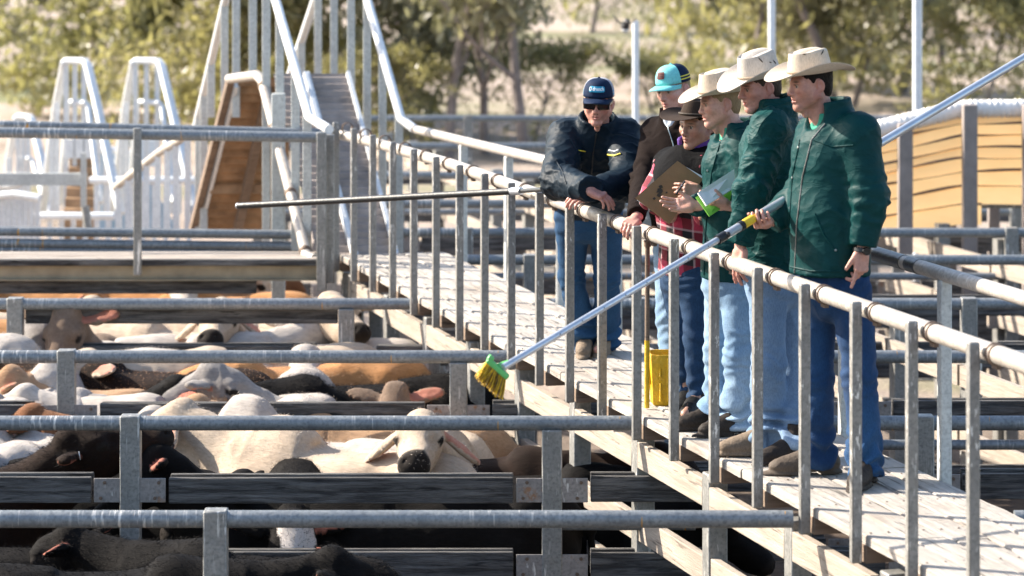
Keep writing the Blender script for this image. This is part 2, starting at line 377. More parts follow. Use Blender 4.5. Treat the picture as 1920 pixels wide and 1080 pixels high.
rp = MB(); corrugated(rp, pt(596, 482, 23.6), pt(664, 482, 23.62), pt(574, 138, 25.3), pt(512, 138, 25.25)); rp.build('ramp', M['tread_metal'], st)
rp = MB(); corrugated(rp, pt(378, 434, 28), pt(440, 434, 28.05), pt(500, 146, 26.4), pt(446, 146, 26.4), 20, .018); rp.build('ramp', M['tread_underside'], st)
rp = MB(); corrugated(rp, pt(448, 434, 28.05), pt(530, 434, 28.1), pt(552, 146, 26.4), pt(505, 146, 26.4), 20, .018); rp.build('ramp', M['tread_underside'], st)
MB().bar(pt(395, 354, 27.5), pt(535, 354, 27.5), .05, .08).build('cross_beam', M['tread_underside'], st)
MB().bar(pt(444, 440, 27.95), pt(503, 170, 26.45), .07, .07).build('stringer', M['bearer_wood'], st)
for e in ((pt(668, 482, 23.6), pt(576, 138, 25.28)), (pt(664, 482, 23.58), pt(572, 138, 25.26)), (pt(744, 482, 23.72), pt(652, 138, 25.38)), (pt(374, 434, 27.98), pt(443, 160, 26.38))):
    MB().bar(*e, .03, .05).build('edge_angle', M['white_steel'], st)
hoopN = [pt(617, 243, 23.45), pt(606, 236, 23.6), pt(580, 220, 23.8), pt(487, -105, 25.4), pt(470, -118, 25.8), pt(447, -105, 26.4), pt(368, 237, 28.0)]
FE = wpt(UF, V1 + 1.0, 2.59) - so; hoopF = [FE + (FE - pt(752, 223, 24.9)) * -.02, FE.lerp(pt(752, 223, 24.9), .5), pt(752, 223, 24.9), pt(662, -95, 26.0), pt(640, -110, 26.5), pt(622, -95, 27.0), pt(536, 165, 28.1)]
for h, mt in ((hoopN, 'white_steel'), (hoopF, 'white_steel')):
    b = MB(); b.tube(h, .036, 14); b.build('handrail', M[mt], st)
b = MB(); b.tube([pt(590, 486, 23.5), pt(574, 478, 23.6), pt(492, 152, 25.25), pt(482, 141, 25.4), pt(430, 148, 26.38)], .04, 14); b.build('lower_hoop', M['handrail_steel'], st)
MB().bar(pt(433, 146, 26.36), pt(360, 436, 28), .06, .075).build('leg_beam', M['bearer_wood'], st, bevel=.006)
b = MB()
for q in (.02, .34, .72, .97):
    c = pt(574, 478, 23.6).lerp(pt(492, 152, 25.25), q); b.ball(c, .048, 10)
b.build('pipe_joints', M['bolt_steel'], st)
def railbal(a, b, xs_, y_to, mat, w=.062):
    for x in xs_:
        q = (x - ((a + so).x / (a + so).y * FPX + 960)) / (((b + so).x / (b + so).y - (a + so).x / (a + so).y) * FPX); p = a.lerp(b, q)
        zb = zl(y_to, (p + so).y) - so.z
        MB().box(((p.x), p.y, (p.z + zb) / 2), (w, .05, max(.1, p.z - zb))).build('baluster', M[mat], st, bevel=.004)
railbal(hoopN[2], hoopN[3], (500, 526, 555, 576), 470, 'pale_steel')
railbal(hoopN[5], hoopN[6], (397, 422, 443), 220, 'pale_steel'); railbal(hoopN[5], hoopN[6], (373, 383), 430, 'pale_steel')
railbal(hoopN[3], hoopN[4], (474, ), 140, 'pale_steel')
railbal(hoopF[2], hoopF[3], (658, 689, 718, 748), 475, 'pale_steel')
railbal(hoopF[5], hoopF[6], (566, 597, 626), 140, 'pale_steel')
# rail that leaves the stile and curves away down to the left
cr = empty('curved_handrail', P(280, 430, 29.5), 0, 'curving pipe handrail with white upright bars left of the tall stile', 'railing'); co = cr.location.copy()
cp = [P(368, 237, 28.0), P(337, 263, 28.5), P(300, 285, 29), P(262, 315, 29.6), P(216, 352, 30.2)]
b = MB(); b.tube([q - co for q in cp], .036, 12); b.build('handrail', M['handrail_steel'], cr)
for x in (222, 240, 275, 296, 314, 330, 352):
    for a, c in zip(cp[:-1], cp[1:]):
        xa, xc = a.x / a.y * FPX + 960, c.x / c.y * FPX + 960
        if xc <= x <= xa:
            q = a.lerp(c, (xa - x) / (xa - xc)); zb = zl(432, q.y)
            MB().box(Vector((q.x, q.y, (q.z + zb) / 2)) - co, (.05, .05, q.z - zb)).build('baluster', M['white_steel'], cr)
# white stiles farther off
def white_stile(x0, x1, ytop, yb, ins, Y, label, legs):
    t = empty('stile', P((x0 + x1) / 2, yb, Y), 0, label, 'stile', 'white pipe stiles on the left'); o = t.location.copy(); q = lambda x, y, d=0: P(x, y, Y + d) - o
    for d, dx in ((0, 0), (.7, 6)):
        b = MB(); b.tube([q(x0 + legs[0] + dx, yb, d + 1.4), q(x0 - 14 + dx, ytop + 75, d + .6), q(x0 + dx, ytop + 4, d), q(x0 + 5 + dx, ytop, d), q(x1 - 6 + dx, ytop, d - .2), q(x1 + dx, ytop + 8, d - .25), q(x1 + 17 + dx, ytop + 78, d - .7), q(x1 + legs[1] + dx, yb, d - 1.5)], .036 if d == 0 else .03, 12); b.build('handrail', M['white_steel'], t)
    b = MB(); b.tube([q(x0 - 6, yb - 20, 1), q(x0 + 8, ytop + 82, .1), q(x0 + 14, ytop + 77, .1), q(x1 - 2, ytop + 79, -.1), q(x1 + 4, ytop + 85, -.1), q(x1 + 26, yb - 20, -1)], .032, 12); b.build('lower_hoop', M['white_steel'], t)
    n = max(3, int((x1 - x0) / 14))
    for k in range(n):
        x = x0 + 5 + (x1 - x0 - 10) * k / (n - 1); MB().bar(q(x, ytop, .02), q(x, yb - 10, .02), .05, .05, (0, 1, 0)).build('baluster', M['white_steel'], t)
    for x, y_ in ((x0 - 12, ytop + 78), (x0 - 22, ytop + 130), (x1 + 22, ytop + 95), (x1 + 36, ytop + 150)):
        MB().bar(q(x, y_, .3), q(x, yb, .3), .05, .05, (0, 1, 0)).build('baluster', M['white_steel'], t)
    if ins:
        rp = MB(); corrugated(rp, q(x0 - 6, yb + 60, -.8), q(x1 + 18, yb + 60, -.8), q(x1 + 10, ytop + 170, .1), q(x0 + 14, ytop + 170, .1), 9, .03); rp.build('ramp', M['tread_underside'], t)
        for k in range(3): MB().box(q(x0 + 12 + 18 * k, ytop + 165, -.05), (.09, .06, .2)).build('step_bracket', M['white_steel'], t)
white_stile(119, 162, 114, 400, True, 34, 'white pipe stile left of centre in the left background, brown ribbed steps beneath it', (-42, 62))
white_stile(249, 300, 114, 400, False, 34.5, 'white pipe stile in the left background, just left of the tall stile', (-40, 66))
white_stile(29, 58, 218, 400, False, 40, 'small distant white pipe stile at the left edge', (-18, 34))
simple('blue_panel', (.30, .42, .55), .5, 0, .15)
lg = empty('loading_ramp', P(230, 430, 36), 0, 'pale blue sheet metal ramp side behind the white bars on the left', 'ramp'); lo_ = lg.location.copy()
b = MB(); b.add([P(x, y, 36 + d) - lo_ for d in (0, .06) for x, y in ((178, 440), (178, 288), (205, 280), (250, 290), (275, 330), (340, 440))], [(0, 5, 4, 3, 2, 1), (6, 7, 8, 9, 10, 11)] + [(k, (k + 1) % 6, 6 + (k + 1) % 6, 6 + k) for k in range(6)]); b.build('side_panel', M['blue_panel'], lg, smooth=False)
b = MB(); b.tube([P(178, 284, 35.9) - lo_, P(205, 280, 35.9) - lo_, P(250, 290, 35.9) - lo_, P(262, 330, 35.9) - lo_], .04, 10); b.build('top_pipe', M['white_steel'], lg)
MB().box(P(272, 285, 36.5) - lo_, (.3, .3, .3)).build('white_box', M['white_steel'], lg)
def bar_fence(x0, x1, ytop, ybot, n, Y, label, dip=0):
    t = empty('bar_fence', P((x0 + x1) / 2, ybot, Y), 0, label, 'fence', 'white vertical bar fences on the left'); o = t.location.copy()
    b = MB(); b.tube([P(x0, ytop, Y) - o, P((x0 + x1) / 2, ytop + dip, Y - .2) - o, P(x1, ytop - dip, Y - .3) - o], .04, 10); b.build('top_rail', M['white_steel'], t)
    for k in range(n):
        x = x0 + (x1 - x0) * (k + .5) / n; MB().bar(P(x, ytop, Y) - o, P(x, ybot, Y) - o, .045, .045, (0, 1, 0)).build('bar', M['white_steel'], t)
bar_fence(-20, 75, 368, 480, 9, 31, 'white vertical bar fence at the far left edge below the small stile', -4)
bar_fence(-10, 45, 345, 430, 6, 33.5, 'short white bar fence behind the far left bar fence', 3)
bar_fence(170, 365, 338, 470, 9, 33, 'long white vertical bar fence behind the curving handrail')
bar_fence(60, 215, 405, 480, 7, 32, 'white bar fence below the brown ribbed steps')
cb = empty('steel_beam', P(80, 336, 30), 0, 'flat grey steel channel beam crossing in front of the left white stile', 'beam')
MB().box((0, 0, 0), (165 / 200, .06, .115)).build('channel', M['pale_steel'], cb); MB().box((.39, -.05, -.0), (.05, .05, .5)).build('upright', M['pale_steel'], cb)
MB().tube([(.40, -.02, -.25), (.44, -.05, -.5)], .04).build('pipe_stub', M['post_steel'], cb)

# ================================================================== orange slatted shelter on the right, poles
t = NT('orange_sheet'); c = t.mix(t.noise((2, 2, 6)), (.74, .50, .26), (.80, .57, .32)); t.fin(c, .85); tr = t.n('BsdfTranslucent'); t.l(t.mix(1, c, (1.5, 1.45, 1.3), 'MULTIPLY'), tr.inputs[0]); mx = t.n('MixShader'); mx.inputs[0].default_value = .55
t.l(t.bsdf.outputs[0], mx.inputs[1]); t.l(tr.outputs[0], mx.inputs[2]); t.l(mx.outputs[0], t.t.nodes['Material Output'].inputs[0]); M['orange_sheet'] = t.mat
simple('white_wrap', (.80, .76, .72), .8, 0, .08, 8)
simple('grey_post', (.26, .22, .20), .7, .1, .2)
YS = 27.0
sh = empty('shelter', P(1790, 470, YS), 0, 'orange slatted shade screen with white wrapped top edge on grey posts, right background', 'shade screen'); so2 = sh.location.copy()
q2 = lambda x, y, d=0: P(x, y, YS + d) - so2
topc = lambda x: 240 - (x - 1640) * .25 if x < 1800 else 200 + (x - 1800) * -.01
rows = [0, 30, 52, 74, 93, 117, 145, 178, 214]
t_ = MB(); bt_ = {}
for k in range(8):
    xs_ = list(range(1600, 2100, 12))
    for j, x in enumerate(xs_[:-1]):
        lim = 235 if x < 1760 else (210 if x < 1835 else 160)
        def yy(xx, r_): return topc(xx) * (1 - k * .05) + k * .05 * 212 + r_ + (1.5 * math.sin(xx * .02 + k * 2))
        a, b_ = rows[k], rows[k + 1]
        if a > lim: continue
        x2 = xs_[j + 1]; b2 = b_ - 3
        t_.add([q2(x, yy(x, b2 + 6), -.015), q2(x2, yy(x2, b2 + 6), -.015), q2(x2, yy(x2, a), .015), q2(x, yy(x, a), .015)], [(0, 1, 2, 3)])
        if k: bt_.setdefault(k, MB()).add([q2(x, yy(x, a + 2.2), -.03), q2(x2, yy(x2, a + 2.2), -.03), q2(x2, yy(x2, a + 1.2 - abs(math.sin(x2 * .013 + k * 1.7)) ** 3 * 4), -.03), q2(x, yy(x, a + 1.2 - abs(math.sin(x * .013 + k * 1.7)) ** 3 * 4), -.03)], [(0, 1, 2, 3)])
for q_ in bt_.values():
    o_ = q_.build('gap_shadow', M['bearer_wood'], sh, smooth=False); sm_ = o_.modifiers.new('t', 'SOLIDIFY'); sm_.thickness = .02  # added dark strips standing in for the shadowed gaps between the sheets
t_.build('slat_screen', M['orange_sheet'], sh)
t_ = MB(); pts = [q2(x, topc(x) + 4 + (math.sin(x * .9) * 1.2), -.03) for x in range(1600, 2100, 4)]; t_.tube(pts, [.075 + .004 * math.sin(i * 2.1) for i in range(len(pts))], 12); t_.build('wrapped_edge', M['white_wrap'], sh)
for x, y0, y1, w in ((1697, 232, 480, .115), (1818, 196, 560, .12), (1931, 196, 560, .12)):
    MB().bar(q2(x, y0, -.2), q2(x, y1, -.2), .12, w, (0, 1, 0)).build('post', M['grey_post'], sh, bevel=.01)
for x, y0, y1 in ((1782, 372, 560), (1863, 340, 560)):
    MB().bar(q2(x, y0, 1.2), q2(x, y1, 1.2), .1, .1, (0, 1, 0)).build('post', M['grey_post'], sh, bevel=.01)
simple('pole_white', (.66, .70, .74), .35, 0, .06)
for x, ytop, Y, r_, lab in ((1192, 40, 33, .035, 'short white pole behind the people, black bird beside its top'), (1447, -400, 32, .037, 'slim white pole above the second cream hat'), (1720, -500, 29, .044, 'tall pale pole rising above the orange shade screen')):
    t = empty('pole', (P(x, 0, Y).x, Y, 0), 0, lab, 'pole', 'white poles behind the people')
    b = MB(); b.lathe([(r_, 0), (r_, zl(ytop, Y)), (0, zl(ytop, Y) + .01)], 14); b.build('shaft', M['pole_white'], t)
    b = MB(); b.box((0, 0, .01), (.22, .22, .02)); b.build('base_plate', M['post_steel'], t)
# sheds / trailers far behind the pens, pale
simple('far_cream', (.58, .50, .40), .8, 0, .15, 2)
# ================================================================== trees
def leaf_mat(name, a, b):
    t = NT(name); oi = t.n('ObjectInfo'); c = t.mix(t.noise((.9, .9, .9), 3, .6, .3, .7), a, b); c = t.mix(t.math('MULTIPLY', oi.outputs['Random'], .35), c, (.24, .20, .11))
    t.fin(c, .34); tr = t.n('BsdfTranslucent'); t.l(t.mix(1, c, (1.22, 1.25, .92), 'MULTIPLY'), tr.inputs[0]); mx = t.n('MixShader'); mx.inputs[0].default_value = .5
    t.l(t.bsdf.outputs[0], mx.inputs[1]); t.l(tr.outputs[0], mx.inputs[2]); t.l(mx.outputs[0], t.t.nodes['Material Output'].inputs[0]); M[name] = t.mat
leaf_mat('leaf_olive', (.18, .175, .085), (.345, .32, .165)); leaf_mat('leaf_grey', (.20, .20, .145), (.34, .325, .24))
simple('bark', (.20, .165, .15), .9, 0, .4, 4)
def tree_proto(seed, h, spread, nleaf, leafm, bare=False, low=.15):
    rr = random.Random(seed); nr = np.random.default_rng(seed); trunk = MB(); tips = []
    def limb(p, d, L, r, lev):
        n = 5; pts = [p]; q = p; dd = d.copy()
        for i in range(n):
            dd = (dd + V(rr.uniform(-.22, .22), rr.uniform(-.22, .22), rr.uniform(-.05, .16))).normalized(); q = q + dd * (L / n); pts.append(q)
        trunk.tube(pts, [r * (1 - .55 * i / n) for i in range(n + 1)], 7 if lev < 2 else 4, caps=False)
        if lev >= 2:
            tips.extend(pts[2:])
        if lev < 3:
            for k in range(3 if lev else 5):
                i = rr.randint(2, n); a = rr.uniform(0, 2 * math.pi); nd = (dd * .55 + V(math.cos(a), math.sin(a), rr.uniform(-.1, .5)) * .8 * spread).normalized()
                limb(pts[i], nd, L * rr.uniform(.5, .72), r * (1 - .55 * i / n) * .62, lev + 1)
    limb(V(0, 0, 0), V(rr.uniform(-.2, .2), rr.uniform(-.2, .2), 1), h * .42, h * .013, 0)
    if not bare:                                             # skirts of low foliage
        for k in range(int(70 * spread)):
            a = rr.uniform(0, 2 * math.pi); d = rr.uniform(.05, .36) * h * spread; tips.append(V(math.cos(a) * d, math.sin(a) * d, h * rr.uniform(low, .55)))
    t = np.array([tuple(q) for q in tips]); c = t[nr.integers(0, len(t), nleaf)]
    off = nr.normal(0, 1, (nleaf, 3)); off /= np.linalg.norm(off, axis=1)[:, None]; off *= (nr.random((nleaf, 1)) ** .6) * h * .075 * np.array([1, 1, .8]); c = c + off; c[:, 2] = np.maximum(c[:, 2], .1)
    ln = nr.uniform(.09, .17, (nleaf, 1)) * (h / 8); wd = ln * .38
    d = nr.normal(0, 1, (nleaf, 3)) + np.array([0, 0, -1.0]); d /= np.linalg.norm(d, axis=1)[:, None]
    s = np.cross(d, nr.normal(0, 1, (nleaf, 3))); s /= np.linalg.norm(s, axis=1)[:, None]
    v = np.stack([c - d * ln, c + s * wd, c + d * ln, c - s * wd], 1).reshape(-1, 3)
    return trunk, v, np.arange(nleaf * 4).reshape(-1, 4), leafm
PROTO = {}
def tree(kind, x, ybase, scale, rz, label, args=None):
    Y = CAMZ * FPX / (ybase - HORY); loc = (P(x, 0, Y).x, Y, 0)
    if kind not in PROTO:
        trunk, v, f, lm = tree_proto(*args); t = empty('gum_tree', loc, rz); trunk.build('trunk', M['bark'], t); np_obj('crown', v, f, M[lm], t, smooth=False); PROTO[kind] = t
    else:
        t = copy_tree(PROTO[kind]); t.location = loc; t.rotation_euler = (0, 0, rz)
    t.scale = (scale,) * 3; tag(t, label, 'tree', 'gum trees behind the yards')
A1 = (11, 7, 1.25, 15000, 'leaf_olive', False, .03); A2 = (23, 7, 1.1, 12000, 'leaf_grey', False, .04); A3 = (37, 8, .9, 2600, 'leaf_grey', True); A4 = (5, 4, 1.3, 5000, 'leaf_olive', False, .05)
tree('a', 430, 262, 1.0, .3, 'broad olive gum tree filling the background behind the tall stile', A1)
tree('a', 180, 215, 1.05, 2.1, 'yellow green gum tree at the upper left above the white stiles')
tree('b', 40, 168, .9, 1.0, 'dull green gum tree at the top left corner', A2)
tree('a', 640, 250, .95, 4.0, 'olive gum tree behind the right handrail of the tall stile')
tree('b', 790, 265, .85, 2.4, 'grey green gum tree between the stile and the man in sunglasses')
tree('c', 838, 300, .95, .6, 'sparse dark trunked tree left of the man in sunglasses', A3)
tree('c', 985, 305, 1.0, 2.9, 'thin bare branched tree just left of the navy cap')
tree('c', 910, 290, .8, 4.4, 'leaning sparse tree between two thin trees behind the curved handrail')
tree('d', 1000, 270, .7, 5.2, 'low grey green tree behind the bare branched tree', A4)
tree('b', 1110, 62, .9, .9, 'lone distant tree in the pale paddock above the navy cap')
tree('b', 1300, 120, .8, 3.3, 'grey green tree right of the short pole, behind the teal cap')
tree('a', 1500, 165, .9, 5.5, 'wide hazy gum tree above the cream hats')
tree('b', 1600, 200, .85, .2, 'grey green tree above the shoulder of the man holding the brush')
tree('c', 1770, 160, 1.1, 3.6, 'dark trunked sparse tree right of the tall pale pole')
tree('d', 1850, 232, 1.0, .5, 'round sunlit bush above the orange shade screen')
tree('d', 1985, 225, 1.1, 2.2, 'sunlit bush at the right edge above the shade screen')
tree('b', 1680, 60, 1.2, 2.0, 'distant hazy tree at the top right behind the tall pole')
tree('b', 1890, 40, 1.3, 4.1, 'distant blue grey tree in the top right corner')
tree('d', 1420, 195, 2.0, .9, 'big soft grey green bush between the slim pole and the cream hats')
tree('d', 1565, 205, 2.3, 2.9, 'largest soft bush, above and right of the front man\'s hat')
tree('d', 1690, 175, 2.0, 5.0, 'soft bush directly behind the tall pale pole')
tree('d', 740, 300, .7, 1.2, 'low scrubby bush behind the curved handrail')
tree('d', 1240, 262, .6, 3.1, 'small grey bush beside the short pole')

# ================================================================== signed distance modelling (bodies, clothes, cattle)
class Sdf:
    def __init__(s, lo, hi, h):
        s.lo = np.asarray(lo, np.float32); s.h = h; s.n = np.maximum(4, np.ceil((np.asarray(hi) - s.lo) / h).astype(int) + 1)
        s.ax = [(s.lo[i] + h * np.arange(s.n[i])).astype(np.float32) for i in range(3)]
        s.F = np.full(s.n, .15, np.float32)
    def _sub(s, lo, hi):
        sl = []
        for i in range(3):
            a = int(max(0, math.floor((lo[i] - s.lo[i]) / s.h))); b = int(min(s.n[i], math.ceil((hi[i] - s.lo[i]) / s.h) + 1)); sl.append(slice(a, max(a, b)))
        X = s.ax[0][sl[0]][:, None, None]; Y = s.ax[1][sl[1]][None, :, None]; Z = s.ax[2][sl[2]][None, None, :]
        return tuple(sl), X, Y, Z
    def _put(s, sl, d, k, sub):
        f = s.F[sl]
        if f.size == 0: return
        if sub:
            d = -d
            if k > 0:
                h = np.maximum(k - np.abs(f - d), 0) / k; s.F[sl] = np.maximum(f, d) + h * h * k * .25
            else: s.F[sl] = np.maximum(f, d)
        else:
            if k > 0:
                h = np.maximum(k - np.abs(f - d), 0) / k; s.F[sl] = np.minimum(f, d) - h * h * k * .25
            else: s.F[sl] = np.minimum(f, d)
    def cone(s, a, b, ra, rb, k=.02, flat=None, sub=False, capa=False, capb=False):
        """tapered limb a-b; flat=(axis, ratio) squashes it along axis; cap cuts an end square"""
        a = np.asarray(a, float); b = np.asarray(b, float); r = max(ra, rb) + k + 3 * s.h + .01
        sl, X, Y, Z = s._sub(np.minimum(a, b) - r, np.maximum(a, b) + r)
        px, py, pz = X - a[0], Y - a[1], Z - a[2]; d = b - a; L2 = float(d @ d)
        t = (px * d[0] + py * d[1] + pz * d[2]) / L2; tc = np.clip(t, 0, 1)
        tt = t if (capa or capb) else tc
        if capa and not capb: tt = np.minimum(t, 1)
        if capb and not capa: tt = np.maximum(t, 0)
        qx, qy, qz = px - tt * d[0], py - tt * d[1], pz - tt * d[2]
        d2 = qx * qx + qy * qy + qz * qz
        if flat is not None:
            ax = np.asarray(flat[0], float); ax = ax / np.linalg.norm(ax); dd = qx * ax[0] + qy * ax[1] + qz * ax[2]; d2 = d2 + (flat[1] ** 2 - 1) * dd * dd
        D = np.sqrt(d2) - (ra + (rb - ra) * tc)
        L = math.sqrt(L2)
        if capb: D = np.maximum(D, (t - 1) * L)
        if capa: D = np.maximum(D, -t * L)
        s._put(sl, D, k, sub)
    def ell(s, c, r, rot=None, k=.02, sub=False):
        c = np.asarray(c, float); r = np.asarray(r, float); m = max(r) + k + 3 * s.h + .01
        sl, X, Y, Z = s._sub(c - m, c + m); x, y, z = X - c[0], Y - c[1], Z - c[2]
        if rot is not None:
            q = np.asarray(rot, float)                            # columns: local axes
            x, y, z = (x * q[0, 0] + y * q[1, 0] + z * q[2, 0], x * q[0, 1] + y * q[1, 1] + z * q[2, 1], x * q[0, 2] + y * q[1, 2] + z * q[2, 2])
        k0 = np.sqrt((x / r[0]) ** 2 + (y / r[1]) ** 2 + (z / r[2]) ** 2); k1 = np.sqrt((x / r[0] ** 2) ** 2 + (y / r[1] ** 2) ** 2 + (z / r[2] ** 2) ** 2)
        s._put(sl, k0 * (k0 - 1) / np.maximum(k1, 1e-5), k, sub)
    def box(s, c, hs, rot, rnd=.01, k=.01, sub=False):
        c = np.asarray(c, float); m = float(np.linalg.norm(hs)) + k + 3 * s.h
        sl, X, Y, Z = s._sub(c - m, c + m); x, y, z = X - c[0], Y - c[1], Z - c[2]; q = np.asarray(rot, float)
        l = [np.abs(x * q[0, i] + y * q[1, i] + z * q[2, i]) - (hs[i] - rnd) for i in range(3)]
        D = np.sqrt(sum(np.maximum(v, 0) ** 2 for v in l)) + np.minimum(np.maximum(np.maximum(l[0], l[1]), l[2]), 0) - rnd
        s._put(sl, D, k, sub)
    def plane(s, p, n, sub=True):
        """cuts away everything on the side n points to"""
        n = np.asarray(n, float); n = n / np.linalg.norm(n)
        d = (s.ax[0][:, None, None] - p[0]) * n[0] + (s.ax[1][None, :, None] - p[1]) * n[1] + (s.ax[2][None, None, :] - p[2]) * n[2]
        s.F = np.maximum(s.F, d.astype(np.float32))
    def mesh(s):
        F = s.F.copy(); F[0] = F[-1] = .1; F[:, 0] = F[:, -1] = .1; F[:, :, 0] = F[:, :, -1] = .1
        I = F < 0; n = s.n; off = [(i, j, k) for i in (0, 1) for j in (0, 1) for k in (0, 1)]
        cnt = np.zeros(n - 1, np.int8)
        for (i, j, k) in off: cnt += I[i:n[0] - 1 + i, j:n[1] - 1 + j, k:n[2] - 1 + k]
        act = (cnt > 0) & (cnt < 8); ids = np.argwhere(act); idx = np.full(n - 1, -1, np.int64); idx[act] = np.arange(len(ids))
        val = [F[ids[:, 0] + i, ids[:, 1] + j, ids[:, 2] + k] for (i, j, k) in off]
        acc = np.zeros((len(ids), 3)); w = np.zeros(len(ids))
        for a in range(8):
            for b in range(a + 1, 8):
                da = np.array(off[b]) - np.array(off[a])
                if np.abs(da).sum() != 1: continue
                m = (val[a] < 0) != (val[b] < 0); t = val[a] / np.where(m, val[a] - val[b], 1)
                acc += np.where(m[:, None], np.array(off[a]) + t[:, None] * da, 0); w += m
        v = s.lo + (ids + acc / np.maximum(w, 1)[:, None]) * s.h; fs = []
        for ax in range(3):
            u, q = [(1, 2), (2, 0), (0, 1)][ax]
            A = [slice(0, n[i]) for i in range(3)]; A[ax] = slice(0, n[ax] - 1); B = [slice(0, n[i]) for i in range(3)]; B[ax] = slice(1, n[ax])
            e = np.argwhere(I[tuple(A)] != I[tuple(B)]); e = e[(e[:, u] > 0) & (e[:, q] > 0) & (e[:, u] < n[u] - 1) & (e[:, q] < n[q] - 1)]
            s0 = I[e[:, 0], e[:, 1], e[:, 2]]
            def cell(du, dq):
                c = e.copy(); c[:, u] += du; c[:, q] += dq; return idx[c[:, 0], c[:, 1], c[:, 2]]
            f = np.stack([cell(-1, -1), cell(0, -1), cell(0, 0), cell(-1, 0)], 1); f[~s0] = f[~s0][:, ::-1]; fs.append(f)
        f = np.concatenate(fs); return v, f[(f >= 0).all(1)]
def vnormals(v, f):
    n = np.zeros_like(v); fn = np.cross(v[f[:, 2]] - v[f[:, 0]], v[f[:, 3]] - v[f[:, 1]])
    for c in range(4): np.add.at(n, f[:, c], fn)
    return n / np.maximum(np.linalg.norm(n, axis=1), 1e-9)[:, None]
def relax(v, f, it=2, w=.5):
    for _ in range(it):
        a = np.zeros_like(v); c = np.zeros(len(v))
        for i, j in ((0, 1), (1, 2), (2, 3), (3, 0)):
            np.add.at(a, f[:, i], v[f[:, j]]); np.add.at(a, f[:, j], v[f[:, i]]); np.add.at(c, f[:, i], 1); np.add.at(c, f[:, j], 1)
        v = v + w * (a / np.maximum(c, 1)[:, None] - v)
    return v
_perm = np.random.default_rng(5).random((32, 32, 32)).astype(np.float32)
def vnoise(p):
    """value noise -1..1 at points p (n,3)"""
    i = np.floor(p).astype(int); f = p - i; f = f * f * (3 - 2 * f); r = 0
    for a in (0, 1):
        for b in (0, 1):
            for c in (0, 1):
                w = (f[:, 0] if a else 1 - f[:, 0]) * (f[:, 1] if b else 1 - f[:, 1]) * (f[:, 2] if c else 1 - f[:, 2])
                r = r + w * _perm[(i[:, 0] + a) % 32, (i[:, 1] + b) % 32, (i[:, 2] + c) % 32]
    return r * 2 - 1
def fbm(p, o=3): return sum(vnoise(p * 2 ** k + 7.3 * k) / 2 ** k for k in range(o))
def A(v): return np.array(tuple(v), float)
# ================================================================== cattle
def coat(name, a, b, belly=None, dark=(.02, .016, .014), face=None, sheen=.12):
    t = NT(name); col, ch = t.attr(); c = t.mix(t.noise((3, 3, 3), 6, .65, .3, .7), a, b)
    c = t.mix(t.noise((14, 60, 60), 4, .7, .4, .75), c, t.mix(.5, c, [q * .55 for q in a]))
    if belly:
        sp = t.n('SeparateXYZ'); t.l(t.coord(), sp.inputs[0]); f = t.n('MapRange'); f.inputs['From Min'].default_value = 1.1; f.inputs['From Max'].default_value = 1.42; t.l(sp.outputs[2], f.inputs['Value'])
        c = t.mix(f.outputs[0], belly, c)
    if face: c = t.mix(ch[2], c, face)
    c = t.mix(ch[1], c, (.45, .17, .12)); c = t.mix(ch[0], c, dark)
    M[name] = t.fin(c, .75, 0, t.noise((30, 110, 110), 8, .8), .35, .015, Specular_IOR_Level=.08, Sheen_Weight=sheen, Sheen_Roughness=.4, Sheen_Tint=(1, .93, .85, 1)); return M[name]
coat('coat_white', (.40, .35, .31), (.56, .51, .46)); coat('coat_cream', (.44, .34, .25), (.60, .49, .38)); coat('coat_grey', (.22, .20, .19), (.40, .37, .34))
coat('coat_tan', (.34, .20, .11), (.48, .31, .19)); coat('coat_orange', (.42, .19, .07), (.54, .28, .12)); coat('coat_red', (.16, .065, .03), (.27, .12, .055))
coat('coat_dark', (.012, .007, .005), (.03, .016, .011), sheen=.02); coat('coat_black', (.005, .0042, .004), (.012, .0105, .010), sheen=.0); coat('coat_blazed', (.005, .0042, .004), (.012, .0105, .010), face=(.62, .56, .52), sheen=.0); coat('coat_brown', (.15, .10, .07), (.26, .19, .14))
